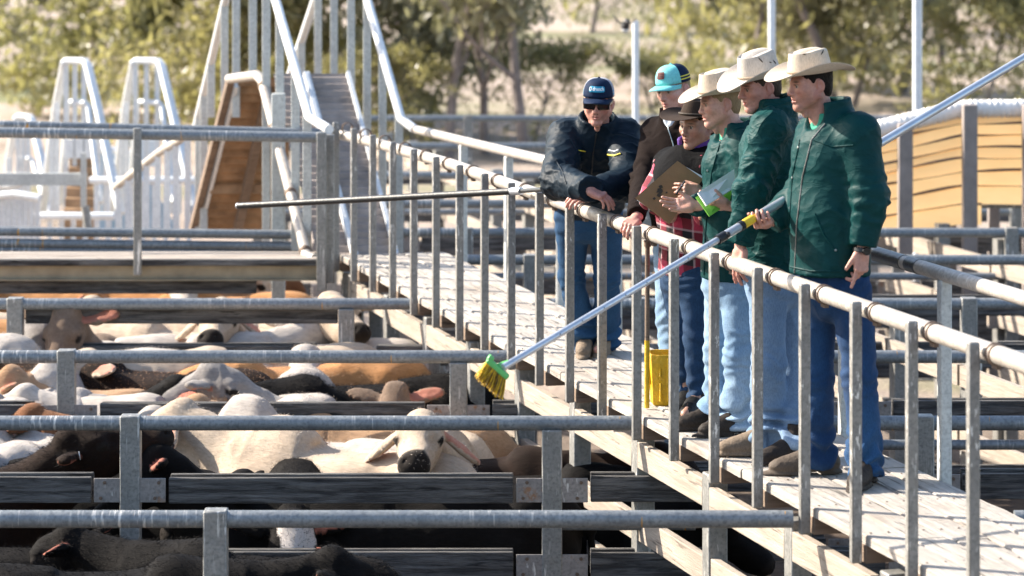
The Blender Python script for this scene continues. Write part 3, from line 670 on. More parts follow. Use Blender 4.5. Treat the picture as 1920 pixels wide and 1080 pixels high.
def cow_mesh(hump=.0, poll=(1.02, 0, 1.36), nose=(1.36, 0, 1.12), brahman=False, seed=1, wide=1.0):
    S = Sdf((-1.15, -.75, -.02), (1.75, .75, 1.98), .0165); c = S.cone
    y = lambda q: q * wide
    fl = ((0, 1, 0), 1.15)
    c((-.62, 0, 1.02), (-.05, 0, 1.0), .27, .31, .1, flat=(fl[0], fl[1] / wide)); c((-.05, 0, 1.0), (.50, 0, 1.0), .31, .29, .12, flat=(fl[0], fl[1] / wide))
    c((-.70, 0, 1.24), (.35, 0, 1.235), .075, .08, .14); c((-.55, .17, 1.20), (-.48, -.17, 1.20), .075, .075, .08)          # backbone, hip bones
    c((-.82, 0, 1.22), (-.95, 0, 1.12), .05, .035, .08); c((-.93, 0, 1.18), (-1.0, 0, .55), .025, .018, .02); S.ell((-1.0, 0, .48), (.03, .03, .11), k=.03)
    c((.30, 0, 1.20), (.58, 0, 1.14), .16, .17, .12)
    if hump: S.ell((.40, 0, 1.27 + hump * .45), (.19, .10, .10 + hump), k=.14)
    S.ell((-.56, 0, 1.235), (.22, .16, .085), k=.10); S.ell((-.05, 0, 1.33), (.22, .2, .035), k=.06, sub=True)
    for sy in (-1, 1):
        S.ell((.45, sy * .17, .92), (.20, .12, .28), k=.08); S.ell((-.62, sy * .16, .93), (.25, .13, .27), k=.08)
        c((.48, sy * .17, .80), (.47, sy * .17, .45), .095, .06, .05); c((.47, sy * .17, .45), (.47, sy * .17, .08), .052, .042, .02); c((.47, sy * .17, .10), (.50, sy * .17, .0), .05, .065, .01, capb=True)
        c((-.62, sy * .17, .85), (-.55, sy * .17, .68), .14, .09, .06); c((-.56, sy * .17, .66), (-.72, sy * .17, .45), .085, .055, .03); c((-.72, sy * .17, .45), (-.66, sy * .17, .08), .05, .042, .02); c((-.66, sy * .17, .10), (-.63, sy * .17, 0), .05, .065, .01, capb=True)
    p, n = A(poll), A(nose); f = (n - p) / np.linalg.norm(n - p); s = np.cross((0, 0, 1), f); s /= max(np.linalg.norm(s), 1e-6); u = np.cross(f, s)
    nk = np.array((.52, 0, 1.12)); c(nk, p - f * .02 - u * .03, .20, .105, .09, flat=((0, 1, 0), 1.15)); c((.55, 0, .92), p + f * .10 - u * .10, .15, .075, .08, flat=((0, 1, 0), 1.5))
    if brahman: c((.62, 0, .80), p + f * .16 - u * .14, .11, .04, .06, flat=((0, 1, 0), 2.4)); c((.55, 0, .70), (.30, 0, .66), .08, .05, .08, flat=((0, 1, 0), 2.2))
    rot = np.stack([f, s, u], 1); K = 1.15; H = lambda a, b, d: p + f * a * K + s * b * K + u * d * K; T = lambda *r: tuple(q * K for q in r)
    S.ell(H(.08, 0, -.02), T(.16, .108, .115), rot, .03); c(H(.10, 0, -.03), H(.40, 0, -.035), .11, .070, .04); c(H(.12, 0, -.09), H(.36, 0, -.075), .08, .05, .04)
    S.ell(H(.42, 0, -.035), (.070, .080, .066), rot, .03); S.ell(H(-.01, 0, .055), (.07, .085, .06), rot, .04)
    ears = []
    for sy in (-1, 1):
        S.ell(H(.12, sy * .088, .035), (.045, .026, .026), rot, .02); S.ell(H(.24, sy * .075, .02), (.07, .03, .03), rot, .03, sub=True)                                                 # brow
        S.ell(H(.15, sy * .100, .008), (.026, .024, .024), rot, .003); S.ell(H(.45, sy * .035, -.01), (.02, .014, .014), rot, .01, sub=True)
        d = s * sy * .86 + (-u * .75 if brahman else u * .05) - f * .18; d = d / np.linalg.norm(d); L = .165 if brahman else .14
        e = H(-.0, sy * .095, .0) + d * L * .8; nn = np.cross(d, f); nn /= np.linalg.norm(nn); w = np.cross(nn, d); er = np.stack([d, w, nn], 1)
        S.ell(e, (L, .062, .019), er, .02); S.ell(e + nn * (.024 if nn @ f > 0 else -.024) + d * .02, (L * .74, .044, .017), er, .006, sub=True); ears.append((e, er, L, 1 if nn @ f > 0 else -1))
    v, fc = S.mesh(); v = relax(v, fc, 1, .5); nr = vnormals(v, fc)
    v = v + nr * (fbm(v * 5 + seed * 3.1) * .008 + (1 - np.abs(vnoise(v * np.array([7, 7, 4]) + seed))) ** 3 * .010 * (v[:, 0] > .2) + (1 - np.abs(vnoise(v * np.array([3, 3, 3]) + seed * 2))) ** 3 * .007)[:, None]
    q = (v - p) @ rot / K; pa = np.zeros((len(v), 3))
    pa[:, 0] = np.clip((q[:, 0] - .40) / .025, 0, 1) * (np.abs(q[:, 1]) < .12) * (np.abs(q[:, 2]) < .15)
    for sy in (-1, 1): pa[:, 0] = np.maximum(pa[:, 0], np.clip(1.35 - np.linalg.norm((q - np.array((.15, sy * .106, .004))) / np.array((.030, .022, .020)), axis=1), 0, 1) > .1)
    for e, er, L, sg in ears:
        l = (v - e) @ er; pa[:, 1] = np.maximum(pa[:, 1], ((np.abs(l[:, 0]) < L * .85) & (np.abs(l[:, 1]) < .046) & (np.abs(l[:, 2]) < .03)) * (np.clip(np.sum(nr * er[:, 2] * sg, 1), 0, 1) > .25) * .8)
    pa[:, 2] = ((q[:, 0] > -.02) & (q[:, 0] < .36) & (np.abs(q[:, 1]) < .085 + .03 * vnoise(v * 12)) & (q[:, 2] > .0) & (np.abs(q[:, 2]) < .2))
    return v, fc, pa, (p, f, s, u)
HEADS = {'up': ((1.00, 0, 1.46), (1.38, 0, 1.28)), 'level': ((1.06, 0, 1.30), (1.44, 0, 1.10)), 'low': ((1.10, .05, 1.08), (1.42, .08, .78)), 'left': ((1.00, .16, 1.38), (1.22, .50, 1.22)), 'right': ((1.00, -.16, 1.38), (1.22, -.50, 1.22)), 'raised': ((.98, 0, 1.48), (1.40, .05, 1.56)), 'high': ((.98, 0, 1.58), (1.30, 0, 1.32)), 'upturn': ((1.00, -.03, 1.47), (1.40, -.12, 1.36)), 'lowface': ((1.06, 0, 1.13), (1.36, .03, .84)), 'face': ((.98, 0, 1.49), (1.37, .03, 1.45)), 'mid': ((1.05, 0, 1.40), (1.43, 0, 1.22)), 'back': ((.94, .22, 1.40), (.78, .60, 1.26))}
_cm = {}
def cow(x, Y, zback, yaw, head, coatm, label, hump=0, brahman=False, name='cow', fur=False, wide=1.0, tag_col=None):
    """x: photograph column of the shoulder-to-rump middle; zback: height of the back line"""
    key = (head, hump, brahman, wide)
    if key not in _cm: _cm[key] = (cow_mesh(hump, *HEADS[head], brahman, len(_cm) + 1, wide), None)
    (v, f, pa, hd), me = _cm[key]
    sc = zback / 1.325
    if me is None:
        o = np_obj(name, v, f, M[coatm], attr=pa); _cm[key] = ((v, f, pa, hd), o.data)
    else:
        o = bpy.data.objects.new(name, me); COL.objects.link(o)
    o.location = (P(x, 0, Y).x, Y, 0); o.rotation_euler = (0, 0, R(yaw)); o.scale = (sc,) * 3
    o.material_slots[0].link = 'OBJECT'; o.material_slots[0].material = M[coatm]
    tag(o, label, 'cow', 'cattle standing in the pens')
    if fur:                                                   # a shaggy winter coat: short strands over back and rump
        r = np.random.default_rng(int(abs(x)) + 3); n = vnormals(v, f); up = np.where((v[:, 2] > 1.02))[0]; i = up[r.integers(0, len(up), 22000 if fur == 'hair_black' else 12000)]
        b = v[i] + r.normal(0, .006, (len(i), 3)); d = n[i] * .55 + np.array((-.75, 0, -.2)) + r.normal(0, .28, (len(i), 3)); d /= np.linalg.norm(d, axis=1)[:, None]
        L = r.uniform(.008, .020, (len(i), 1)) * (1.25 if fur == 'hair_black' else .8); s = np.cross(d, r.normal(0, 1, (len(i), 3))); s /= np.linalg.norm(s, axis=1)[:, None]
        vv = np.stack([b - s * .0010, b + s * .0010, b + d * L], 1).reshape(-1, 3); np_obj('coat_hair', vv, np.arange(len(vv)).reshape(-1, 3), M[fur], o, smooth=False)
    if tag_col:
        p, ff, s, u = hd; t = MB(); c = p + s * tag_col * .20 - ff * .0 + u * .0 + ff * .035; t.lathe([(0, .006), (.022, .005), (.024, 0), (0, 0)], 12, c, (V(*s), V(*u), V(*ff))); t.build('ear_tag', M['white_steel'], o)
    return o
hair = NT('hair_black'); M['hair_black'] = hair.fin((.014, .012, .011), .85, Specular_IOR_Level=.15)
hair = NT('hair_pale'); M['hair_pale'] = hair.fin((.50, .43, .36), .6)
hair = NT('hair_red'); M['hair_red'] = hair.fin((.34, .17, .08), .6)
# pen nearest the camera: black cattle
cow(215, 15.05, 1.27, 4, 'level', 'coat_black', 'black cow nearest the camera, only its furry back showing at the bottom left', fur='hair_black')
cow(650, 14.75, 1.17, 172, 'level', 'coat_black', 'black cow at the bottom edge beside the nearest square post, back just showing', fur='hair_black')
cow(30, 16.05, 1.17, -4, 'low', 'coat_black', 'black cow behind the nearest one, furry back left of the second square post', fur='hair_black')
cow(470, 15.6, 1.22, 160, 'level', 'coat_black', 'black cow in the nearest pen, head toward the left, behind the square post', fur='hair_black')
# second pen
cow(560, 17.95, 1.26, -88, 'lowface', 'coat_blazed', 'black cow with a white blaze facing the camera under the thick grey board', fur='hair_black')
cow(800, 17.2, 1.24, 176, 'level', 'coat_black', 'black cow standing side on below the thick board, left of the post by the brush')
cow(1000, 17.75, 1.22, 8, 'low', 'coat_black', 'black cow rearmost on the right under the thick grey board')
cow(-205, 17.12, 1.30, 3, 'raised', 'coat_dark', 'dark cow stretching its head up at the left, red inner ear tagged', fur='hair_black', tag_col=-1)
cow(600, 17.2, 1.16, 180, 'high', 'coat_black', 'black calf behind the second square post, its head down at the pale cows')
cow(640, 17.75, 1.355, 150, 'mid', 'coat_cream', 'long pale grey brahman with head toward the left, in front of its white neighbour', .07, True, fur='hair_pale')
cow(575, 18.35, 1.315, 152, 'level', 'coat_white', 'white brahman with a pointed hump behind the long pale grey one', .12, True, fur='hair_pale')
cow(370, 18.5, 1.33, 160, 'level', 'coat_red', 'reddish brown cow right of the second square post, back fur catching the sun', fur='hair_red')
cow(838, 18.45, 1.33, -97, 'face', 'coat_cream', 'cream brahman facing the camera with dark nose, right end of the pale row', .03, True, fur='hair_pale')
cow(65, 18.6, 1.30, 84, 'level', 'coat_white', 'white cow with its round rump toward the camera at the left', fur='hair_pale')
cow(-40, 18.3, 1.32, 96, 'level', 'coat_grey', 'grey brown cow cut off by the left edge, rump toward the camera')
cow(690, 18.9, 1.335, 165, 'level', 'coat_tan', 'tan cow behind the white brahman, thin strip of back showing', fur='hair_red')
cow(330, 17.7, 1.20, 174, 'low', 'coat_black', 'black cow between the second square post and the white blazed cow')
cow(900, 18.05, 1.26, -4, 'level', 'coat_dark', 'dark brown black cow packed behind the side-on black cow')
cow(170, 17.75, 1.24, 170, 'low', 'coat_black', 'black cow in shadow behind the dark cow with the ear tag')
# third pen
cow(275, 20.3, 1.41, 162, 'level', 'coat_dark', 'very dark brown cow with reddish back line behind the third rail', fur='hair_red')
cow(120, 20.8, 1.44, 176, 'level', 'coat_white', 'white wrinkled cow left of the very dark brown cow', .04, True, fur='hair_pale')
cow(96, 19.6, 1.30, 2, 'upturn', 'coat_grey', 'grey calf lifting its head with orange inner ear above the middle board')
cow(480, 20.9, 1.42, 205, 'level', 'coat_cream', 'pinkish cream cow behind the rust red cow in the third pen')
cow(545, 20.5, 1.41, 200, 'low', 'coat_orange', 'rust red cow with bright fur left of the fourth rail post', fur='hair_red')
cow(660, 19.95, 1.375, 196, 'level', 'coat_black', 'black cow with a shiny back in the third pen, reaching past the fourth rail post', fur='hair_black')
cow(563, 19.75, 1.385, 92, 'level', 'coat_white', 'white calf with rounded rump above the middle board, in front of the black cow', fur='hair_pale')
cow(768, 20.4, 1.13, -94, 'high', 'coat_brown', 'brown polled calf with one pale ear beside the boards near the walkway', fur='hair_red')
cow(62, 19.75, 1.36, 80, 'level', 'coat_white', 'white humped cow at the left with a dark neck line above the middle board', .09, True, fur='hair_pale')
cow(360, 19.42, 1.325, 168, 'level', 'coat_white', 'low white calf back in front of the grey calf in the third pen')
cow(330, 19.9, 1.29, 176, 'mid', 'coat_tan', 'tan calf with head toward the left beside the third square post', fur='hair_red')
# fourth pen
cow(110, 22.9, 1.40, 2, 'level', 'coat_cream', 'cream cow with black nose under the dark upper board on the left')
cow(60, 22.6, 1.33, -80, 'up', 'coat_grey', 'grey cow with brown face at the first square post of the fourth fence', 0, True)
cow(210, 22.3, 1.33, -100, 'high', 'coat_brown', 'brown headed cow in the middle left of the pale herd, facing the camera')
cow(135, 21.9, 1.36, -170, 'level', 'coat_white', 'small white cow between the grey and the brown headed cows')
cow(345, 22.3, 1.38, 160, 'level', 'coat_cream', 'cream woolly backed cow right of the brown headed cow', fur='hair_pale')
cow(435, 22.7, 1.41, 158, 'level', 'coat_cream', 'second cream woolly cow, behind and right of the first')
cow(300, 21.75, 1.37, 4, 'left', 'coat_white', 'white cow with a red lined ear at the front of the pale herd')
cow(475, 22.9, 1.36, -98, 'face', 'coat_cream', 'cream cow with curled ear facing the camera in the pale herd', 0, True)
cow(545, 23.0, 1.38, -70, 'face', 'coat_cream', 'cream cow with face up and dark eye at the right end of the pale herd')
cow(560, 21.75, 1.375, 178, 'low', 'coat_white', 'low white back in front of the cream cow at the right end')
cow(15, 22.8, 1.42, 185, 'level', 'coat_orange', 'orange cow at the left edge behind the fourth fence post')
# behind the cross walkway
cow(35, 25.0, 1.33, 178, 'level', 'coat_orange', 'orange cow under the left cross walkway, at the left')
cow(195, 25.6, 1.37, 4, 'level', 'coat_cream', 'pale cow under the cross walkway between two orange cows')
cow(235, 24.8, 1.30, 182, 'level', 'coat_orange', 'broad orange cow under the middle of the left cross walkway')
cow(325, 25.9, 1.33, -80, 'up', 'coat_white', 'white faced cow peering out under the cross walkway')
cow(350, 26.4, 1.36, 170, 'level', 'coat_red', 'brown cow deep in shade under the cross walkway')
cow(400, 24.9, 1.29, 178, 'level', 'coat_orange', 'orange cow under the right part of the left cross walkway')
# ================================================================== people
def cloth(name, a, b, rough=.7, bscale=120, bstr=.25, sheen=.0, fade=None, coord=(6, 6, 6), spec=None):
    spec = spec if spec is not None else (.28 if max(b) > .06 else .10)
    t = NT(name); c = t.mix(t.noise(coord, 6, .65, .3, .7), a, b)
    if fade: c = t.mix(t.noise((3, 3, 1.6), 3, .5, .45, .7), c, fade)
    c = t.mix(t.noise((220, 220, 60), 2, .6, .4, .7), c, t.mix(.5, c, [q * .6 for q in a]))
    M[name] = t.fin(c, rough, 0, t.noise((bscale,) * 3, 4), bstr, .004, Sheen_Weight=sheen, Specular_IOR_Level=spec); return M[name]
cloth('green_nylon', (.0022, .036, .036), (.0042, .050, .048), .58, 260, .10)
cloth('navy_nylon', (.0035, .010, .018), (.005, .015, .026), .6, 260, .10)
cloth('brown_knit', (.009, .005, .0045), (.016, .010, .008), .9, 200, .5, .0)
cloth('green_shirt', (.03, .26, .17), (.05, .36, .24)); cloth('pale_shirt', (.35, .40, .46), (.48, .53, .58))
cloth('jeans_light', (.14, .235, .36), (.23, .345, .48), .9, 160, .3, .05, (.33, .44, .56)); cloth('jeans_mid', (.115, .195, .32), (.19, .29, .43), .9, 160, .3, .05, (.29, .39, .52))
cloth('jeans_blue', (.006, .030, .09), (.012, .052, .14), .85, 160, .3, .05, (.02, .08, .19)); cloth('jeans_dark', (.008, .030, .075), (.016, .052, .12), .85, 160, .3)
cloth('jeans_navy', (.010, .045, .11), (.02, .075, .17), .85, 160, .3)
cloth('boot_brown', (.065, .048, .036), (.13, .10, .075), .7, 60, .5); cloth('boot_dark', (.026, .021, .018), (.058, .048, .042), .6, 60, .4); cloth('boot_tan', (.16, .12, .085), (.27, .205, .15), .8, 60, .5); cloth('boot_black', (.012, .012, .013), (.03, .03, .03), .4, 60, .3)
cloth('felt_cream', (.52, .43, .33), (.62, .53, .42), .9, 150, .15, .2); cloth('felt_pale', (.50, .44, .37), (.60, .54, .47), .9, 150, .15, .2); cloth('felt_black', (.030, .020, .015), (.055, .038, .029), .85, 150, .15, .0)
cloth('felt_stain', (.05, .04, .03), (.08, .06, .045)); cloth('hat_band', (.36, .28, .2), (.44, .35, .26))
cloth('cap_navy', (.006, .016, .045), (.01, .024, .06)); cloth('cap_teal', (.16, .55, .55), (.22, .64, .63)); cloth('cap_mesh', (.34, .36, .42), (.46, .48, .54), .8, 300, .6); cloth('cap_yellow', (.6, .5, .05), (.7, .6, .08)); cloth('patch_blue', (.02, .30, .50), (.03, .36, .56)); cloth('patch_brown', (.12, .025, .025), (.18, .04, .035)); cloth('cap_stripe', (.03, .32, .52), (.04, .38, .58))
simple('ink_white', (.85, .87, .88), .6, 0, .02); simple('ink_dark', (.03, .008, .008), .6, 0, .02); simple('ink_yellow', (.75, .62, .05), .6, 0, .02)
simple('lens_black', (.008, .008, .010), .08, 0, .1); simple('snap_metal', (.25, .30, .32), .3, .8, .1); simple('watch_black', (.012, .013, .015), .4, 0, .2); simple('zip_grey', (.25, .24, .22), .4, .5, .2)
cloth('collar_purple', (.08, .03, .20), (.13, .05, .30)); cloth('collar_tan', (.48, .33, .22), (.58, .42, .30))
def nylon(name, a, b, bs=.16):
    t = NT(name); c = t.mix(t.noise((4, 4, 4), 5, .6, .3, .7), a, b); c = t.mix(t.math('MULTIPLY', t.noise((9, 9, 9), 6, .7, .55, .8), .35), c, [q * 1.8 + .01 for q in b])
    def crease(sc, ds):
        nz = t.n('TexNoise', i_Scale=1.0, i_Detail=2.0, i_Roughness=.5, i_Distortion=ds); t.l(t.coord(sc), nz.inputs['Vector'])
        v = t.math('ABSOLUTE', t.math('SUBTRACT', nz.outputs['Fac'], .5)); return t.math('POWER', t.math('SUBTRACT', 1, t.math('MULTIPLY', v, 2)), 9)
    h = t.math('ADD', crease((3.2, 3.2, 5), 1.0), t.math('MULTIPLY', crease((9, 9, 15), .8), .35)); h = t.math('ADD', h, t.math('MULTIPLY', t.noise((260, 260, 260), 2), .04))
    M[name] = t.fin(c, .56, 0, h, bs, .02, Specular_IOR_Level=.13)
nylon('green_nylon', (.0008, .030, .031), (.0018, .042, .043)); nylon('green_crinkled', (.0012, .036, .036), (.0026, .050, .050), .42); nylon('navy_nylon', (.0035, .010, .018), (.005, .015, .026))
def plaid():
    t = NT('plaid_cloth'); sp = t.n('SeparateXYZ'); t.l(t.coord((1, 1, 1)), sp.inputs[0])
    def band(src, f, ph, w): return t.math('GREATER_THAN', t.math('SINE', t.math('ADD', t.math('MULTIPLY', src, f), ph)), w)
    h = t.math('ADD', sp.outputs[0], t.math('MULTIPLY', sp.outputs[1], -.7)); z = t.math('ADD', sp.outputs[2], t.math('MULTIPLY', sp.outputs[0], .15))
    a, b = band(h, 52, 0, -.1), band(z, 52, .5, -.1)
    c = t.mix(a, (.012, .010, .014), (.16, .008, .022)); c = t.mix(t.math('MULTIPLY', b, .7), c, (.22, .012, .03)); c = t.mix(t.math('MULTIPLY', a, b), c, (.42, .035, .08))
    c = t.mix(t.math('MULTIPLY', band(h, 52, 1.5, .96), .4), c, (.5, .45, .45)); c = t.mix(t.math('MULTIPLY', band(z, 52, 2, .96), .4), c, (.5, .45, .45))
    M['plaid_cloth'] = t.fin(c, .85, 0, t.noise((150, 150, 150)), .3, .004)
plaid()
def skin_mat(name, a, b, lip, dark):
    t = NT(name); col, ch = t.attr(); c = t.mix(t.noise((16, 16, 16), 5, .6, .3, .7), a, b); c = t.mix(t.noise((70, 70, 70), 4, .6, .45, .8), c, [q * .86 for q in a])
    c = t.mix(ch[0], c, lip); c = t.mix(ch[1], c, dark); c = t.mix(ch[2], c, (.34, .29, .27))
    M[name] = t.fin(c, .5, 0, t.noise((160, 160, 160), 4), .12, .003, Subsurface_Weight=.12, Subsurface_Radius=(.02, .008, .004), Subsurface_Scale=.5); return M[name]
skin_mat('skin_fair', (.52, .27, .21), (.64, .36, .285), (.44, .13, .11), (.10, .06, .035)); skin_mat('skin_ruddy', (.48, .225, .175), (.60, .31, .245), (.38, .11, .09), (.06, .04, .025)); skin_mat('skin_dark', (.34, .18, .125), (.44, .245, .175), (.27, .085, .075), (.02, .014, .011)); skin_mat('skin_tan', (.43, .21, .155), (.54, .28, .215), (.34, .10, .085), (.035, .022, .016))
cloth('hair_brown', (.035, .022, .014), (.07, .045, .028), .6, 200, .6); cloth('hair_blond', (.26, .17, .09), (.38, .26, .14), .6, 200, .6); cloth('hair_darkest', (.010, .008, .007), (.02, .015, .012), .5, 200, .6)

def head_mesh(jaw=1.0, nose=1.0, fem=False, seed=0, stubble=.0, mouth_open=0.0, full=1.0):
    """a head in its own axes: x right, y forward, z up, origin between the ears at eye level"""
    S = Sdf((-.115, -.16, -.27), (.115, .15, .15), .0032); c, e = S.cone, S.ell
    e((0, -.018, .035), (.077, .100, .088)); e((0, .028, -.025), (.064 * full, .068, .085), k=.03)
    for s in (-1, 1):
        c((s * .056 * jaw * full, .0, -.055), (s * .012, .072, -.104), .024, .018, .03); e((s * .040 * full, .058, -.022), (.027 * full, .026, .024), k=.03)
        c((s * .008, .086, .020), (s * .050, .070, .022), .012 if not fem else .009, .011, .018)
        e((s * .033, .100, .000), (.021, .016, .011), k=.012, sub=True); e((s * .032, .0775, .000), (.0128, .0128, .0128), k=0)
        c((s * .019, .0880, .0085), (s * .046, .0795, .0055), .0060, .0052, .006); c((s * .020, .0865, -.0090), (s * .045, .0785, -.0080), .0050, .0046, .006)
        e((s * .0125 * nose, .103, -.036), (.010, .012, .009), k=.008)
        q = np.array(((1, 0, 0), (0, 1, 0), (0, 0, 1)), float); a = s * .35; q = np.array(((math.cos(a), -math.sin(a), 0), (math.sin(a), math.cos(a), 0), (0, 0, 1)))
        e((s * .083, -.018, -.010), (.008, .020, .032), q, .008); e((s * .0895, -.014, -.004), (.006, .011, .018), q, .006, sub=True); e((s * .078, -.006, -.036), (.007, .008, .010), k=.008)
    c((0, .090, .014), (0, .110 * nose ** .3, -.030), .0085, .0125 * nose, .012); e((0, .112 * nose ** .3, -.033), (.012 * nose, .012, .010), k=.008)
    e((0, .077, -.107), (.020 * jaw, .020, .017), k=.025); e((0, .082, -.060), (.030, .020, .022), k=.02)
    g = mouth_open
    c((-.022, .090, -.0650), (.0, .1005, -.0615), .0042, .0058, .006); c((.022, .090, -.0650), (.0, .1005, -.0615), .0042, .0058, .006)
    c((-.019, .090, -.0735 - g * .5), (.0, .0990, -.0755 - g), .0045, .0072, .006); c((.019, .090, -.0735 - g * .5), (.0, .0990, -.0755 - g), .0045, .0072, .006)
    S.box((0, .104, -.0682 - g * .5), (.021, .010, .0016 + g * .6), np.eye(3), .001, .002, sub=True)
    for s in (-1, 1): e((s * .0065, .108, -.0445), (.0035, .005, .0035), k=.003, sub=True)
    c((0, -.030, -.05), (0, -.045, -.24), .058 if not fem else .052, .064 if not fem else .058, .03)
    e((0, .045, -.145), (.014, .012, .02), k=.03)
    v, f = S.mesh(); v = relax(v, f, 1, .4); nz = vnoise(v * 60 + seed)
    pa = np.zeros((len(v), 3)); x, y, z = np.abs(v[:, 0]), v[:, 1], v[:, 2]
    pa[:, 0] = np.clip(1.25 - np.hypot(x / .023, (z + .069 + g * .4) / (.0125 + g)), 0, 1) * (y > .08) * .75
    pa[:, 0] = np.maximum(pa[:, 0], np.clip(1 - np.hypot((x - .045) / .03, (z + .03) / .028), 0, 1) * .35 * (y > .03)); pa[:, 0] = np.maximum(pa[:, 0], .3 * np.clip(1 - np.hypot(x / .02, (z + .035) / .02), 0, 1) * (y > .09)); pa[:, 0] = np.maximum(pa[:, 0], .3 * (x > .075))
    brow = np.clip(1.3 - np.hypot((x - .034) / .022, (z - .0225 + (x - .034) * .06) / (.0065 if not fem else .0045)), 0, 1) * (y > .05)
    beard = np.clip((-.035 - z) / .03, 0, 1) * np.clip((z + .125) / .015, 0, 1) * (y > -.005) * (.55 + .45 * nz) * stubble * (1 - np.clip(1.2 - np.hypot(x / .024, (z + .069) / .012), 0, 1))
    pa[:, 1] = np.maximum(brow * .9, beard)
    dark = np.hypot(x - .033, z) ; onball = (np.abs(np.linalg.norm(np.stack([x - .032, y - .0775, z], 1), axis=1) - .0128) < .0022) & (y > .08)
    pa[:, 2] = onball * (dark > .0072); pa[:, 1] = np.where(onball & (dark <= .0078), 1, pa[:, 1]); pa[:, 0] = np.where(onball, 0, pa[:, 0])
    lash = (np.abs(z - .0085) < .0035) & (np.abs(x - .033) < .016) & (y > .075) & ~onball; pa[:, 1] = np.maximum(pa[:, 1], lash * .7)
    pa[:, 1] = np.maximum(pa[:, 1], ((x > .003) & (x < .0105) & (z < -.041) & (z > -.050) & (y > .1)) * .8)
    if mouth_open: pa[:, 1] = np.maximum(pa[:, 1], (np.abs(z + .0682 + g * .5) < g * .55) * (x < .018) * (y > .075) * (y < .098))
    return v, f, pa
def hair_mesh(style='short', seed=1):
    S = Sdf((-.12, -.17, -.14), (.12, .12, .15), .0042)
    S.ell((0, -.020, .036), (.0815, .1035, .092)); S.ell((0, -.055, -.03), (.066, .055, .065), k=.03)
    if style == 'bun': S.ell((0, -.135, -.02), (.035, .03, .035), k=.02)
    S.ell((0, .075, -.035), (.085, .075, .095), k=.01, sub=True)
    for s in (-1, 1): S.ell((s * .085, -.012, -.012), (.03, .026, .040), k=.006, sub=True)
    S.ell((0, -.045, -.155), (.11, .13, .075), k=.01, sub=True)
    v, f = S.mesh(); n = vnormals(v, f); return v + n * (vnoise(v * np.array([180, 60, 60]) + seed) * .0025)[:, None], f
def rotm(f, up=(0, 0, 1), roll=0):
    f = A(Vector(f).normalized()); r = np.cross(f, A(up)); r /= np.linalg.norm(r); u = np.cross(r, f)
    if roll: c, s = math.cos(roll), math.sin(roll); r, u = r * c + u * s, u * c - r * s
    return np.stack([r, f, u], 1)
def hand(S, w, d, n, sgn, curls, thumb=(.7, .3), spread=.10, curl2=None, scale=1.0, k=.008):
    """w wrist, d along the palm, n the way the palm faces, sgn which side the thumb leaves; curls: bend per finger"""
    w, d, n = A(w), A(d), A(n); d /= np.linalg.norm(d); n = n - d * (n @ d); n /= np.linalg.norm(n); t = sgn * np.cross(d, n); z = scale
    rot = np.stack([d, t, n], 1)
    S.cone(w - d * .03, w + d * .025, .031 * z, .028 * z, .01, flat=(n, 1.25)); S.box(w + d * .058 * z, (.042 * z, .041 * z, .0145 * z), rot, .013 * z, .012)
    S.ell(w + d * .038 * z + t * .026 * z + n * .008, (.034 * z, .018 * z, .017 * z), rot, .012); S.ell(w + d * .045 * z - t * .026 * z + n * .006, (.034 * z, .016 * z, .015 * z), rot, .012)
    Ls = (.074, .083, .077, .060)
    for i in range(4):
        a = (1.5 - i) * spread; dd = d * math.cos(a) + t * math.sin(a); p = w + d * (.094 - (.0, -.003, .0, .008)[i]) * z + t * (.030 - .0205 * i) * z; ang = 0; r = (.0092, .0095, .0090, .0080)[i] * z
        S.ell(p - n * .004, (.011 * z,) * 3, k=.008)
        for j, fr in enumerate((.44, .31, .25)):
            ang += curls[i] * (.75, 1.15, .8)[j]; q = p + (dd * math.cos(ang) + n * math.sin(ang)) * Ls[i] * fr * z; S.cone(p, q, r, r * .93, .003); p = q; r *= .93
    p = w + d * .030 * z + t * .034 * z + n * .006; a, b = thumb
    td = d * math.cos(a) + t * math.sin(a); td = td * math.cos(b) + n * math.sin(b); ip = p + td * .040 * z; S.cone(p, ip, .0135 * z, .0105 * z, k)
    td2 = td * .85 + d * .35 + n * b * .5; td2 /= np.linalg.norm(td2); S.cone(ip, ip + td2 * .032 * z, .0105 * z, .0085 * z, .003)
def hand_mesh(w, **kw):
    S = Sdf(A(w) - .22, A(w) + .22, .0034); hand(S, w, **kw); v, f = S.mesh(); return v, f
def joinm(parts):
    vs, fs, ps, n = [], [], [], 0
    for v, f, p in parts:
        vs.append(v); fs.append(f + n); ps.append(p if p is not None else np.zeros((len(v), 3))); n += len(v)
    return np.concatenate(vs), np.concatenate(fs), np.concatenate(ps)
def folds(v, f, amp, sc=9, seed=0, zsq=1.6, centres=(), camp=.012):
    """wrinkles: ridged noise along the cloth plus tight creases round the given joints"""
    n = vnormals(v, f); p = v + .05 * np.stack([fbm(v * 6 + 3 + seed), fbm(v * 6 + 11 + seed), fbm(v * 6 + 23 + seed)], 1)
    def ridge(q): return (1 - np.abs(vnoise(q))) ** 3.2 - .30
    q1 = p @ np.array([[.8, .0, .35], [.0, .8, .35], [-.5, -.5, 1.]]); a = ridge(q1 * np.array([sc * .7, sc * .7, sc * zsq]) + seed) * 1.0 + ridge(p * np.array([sc, sc, sc * zsq]) * 1.9 + seed + 9) * .45 - .5 * np.abs(fbm(p * 4 + seed, 2))
    w = np.full(len(v), 1.0)
    out = a * amp
    for c, r in centres:
        g = np.exp(-(np.linalg.norm(v - A(c), axis=1) / r) ** 2); out = out + g * camp * (np.sin((p[:, 2] - c[2]) * 95 + 3 * vnoise(p * 7 + seed)) * .6 + a * .5)
    return v + n * out[:, None]
CAMP = Vector((0, 0, CAMZ))
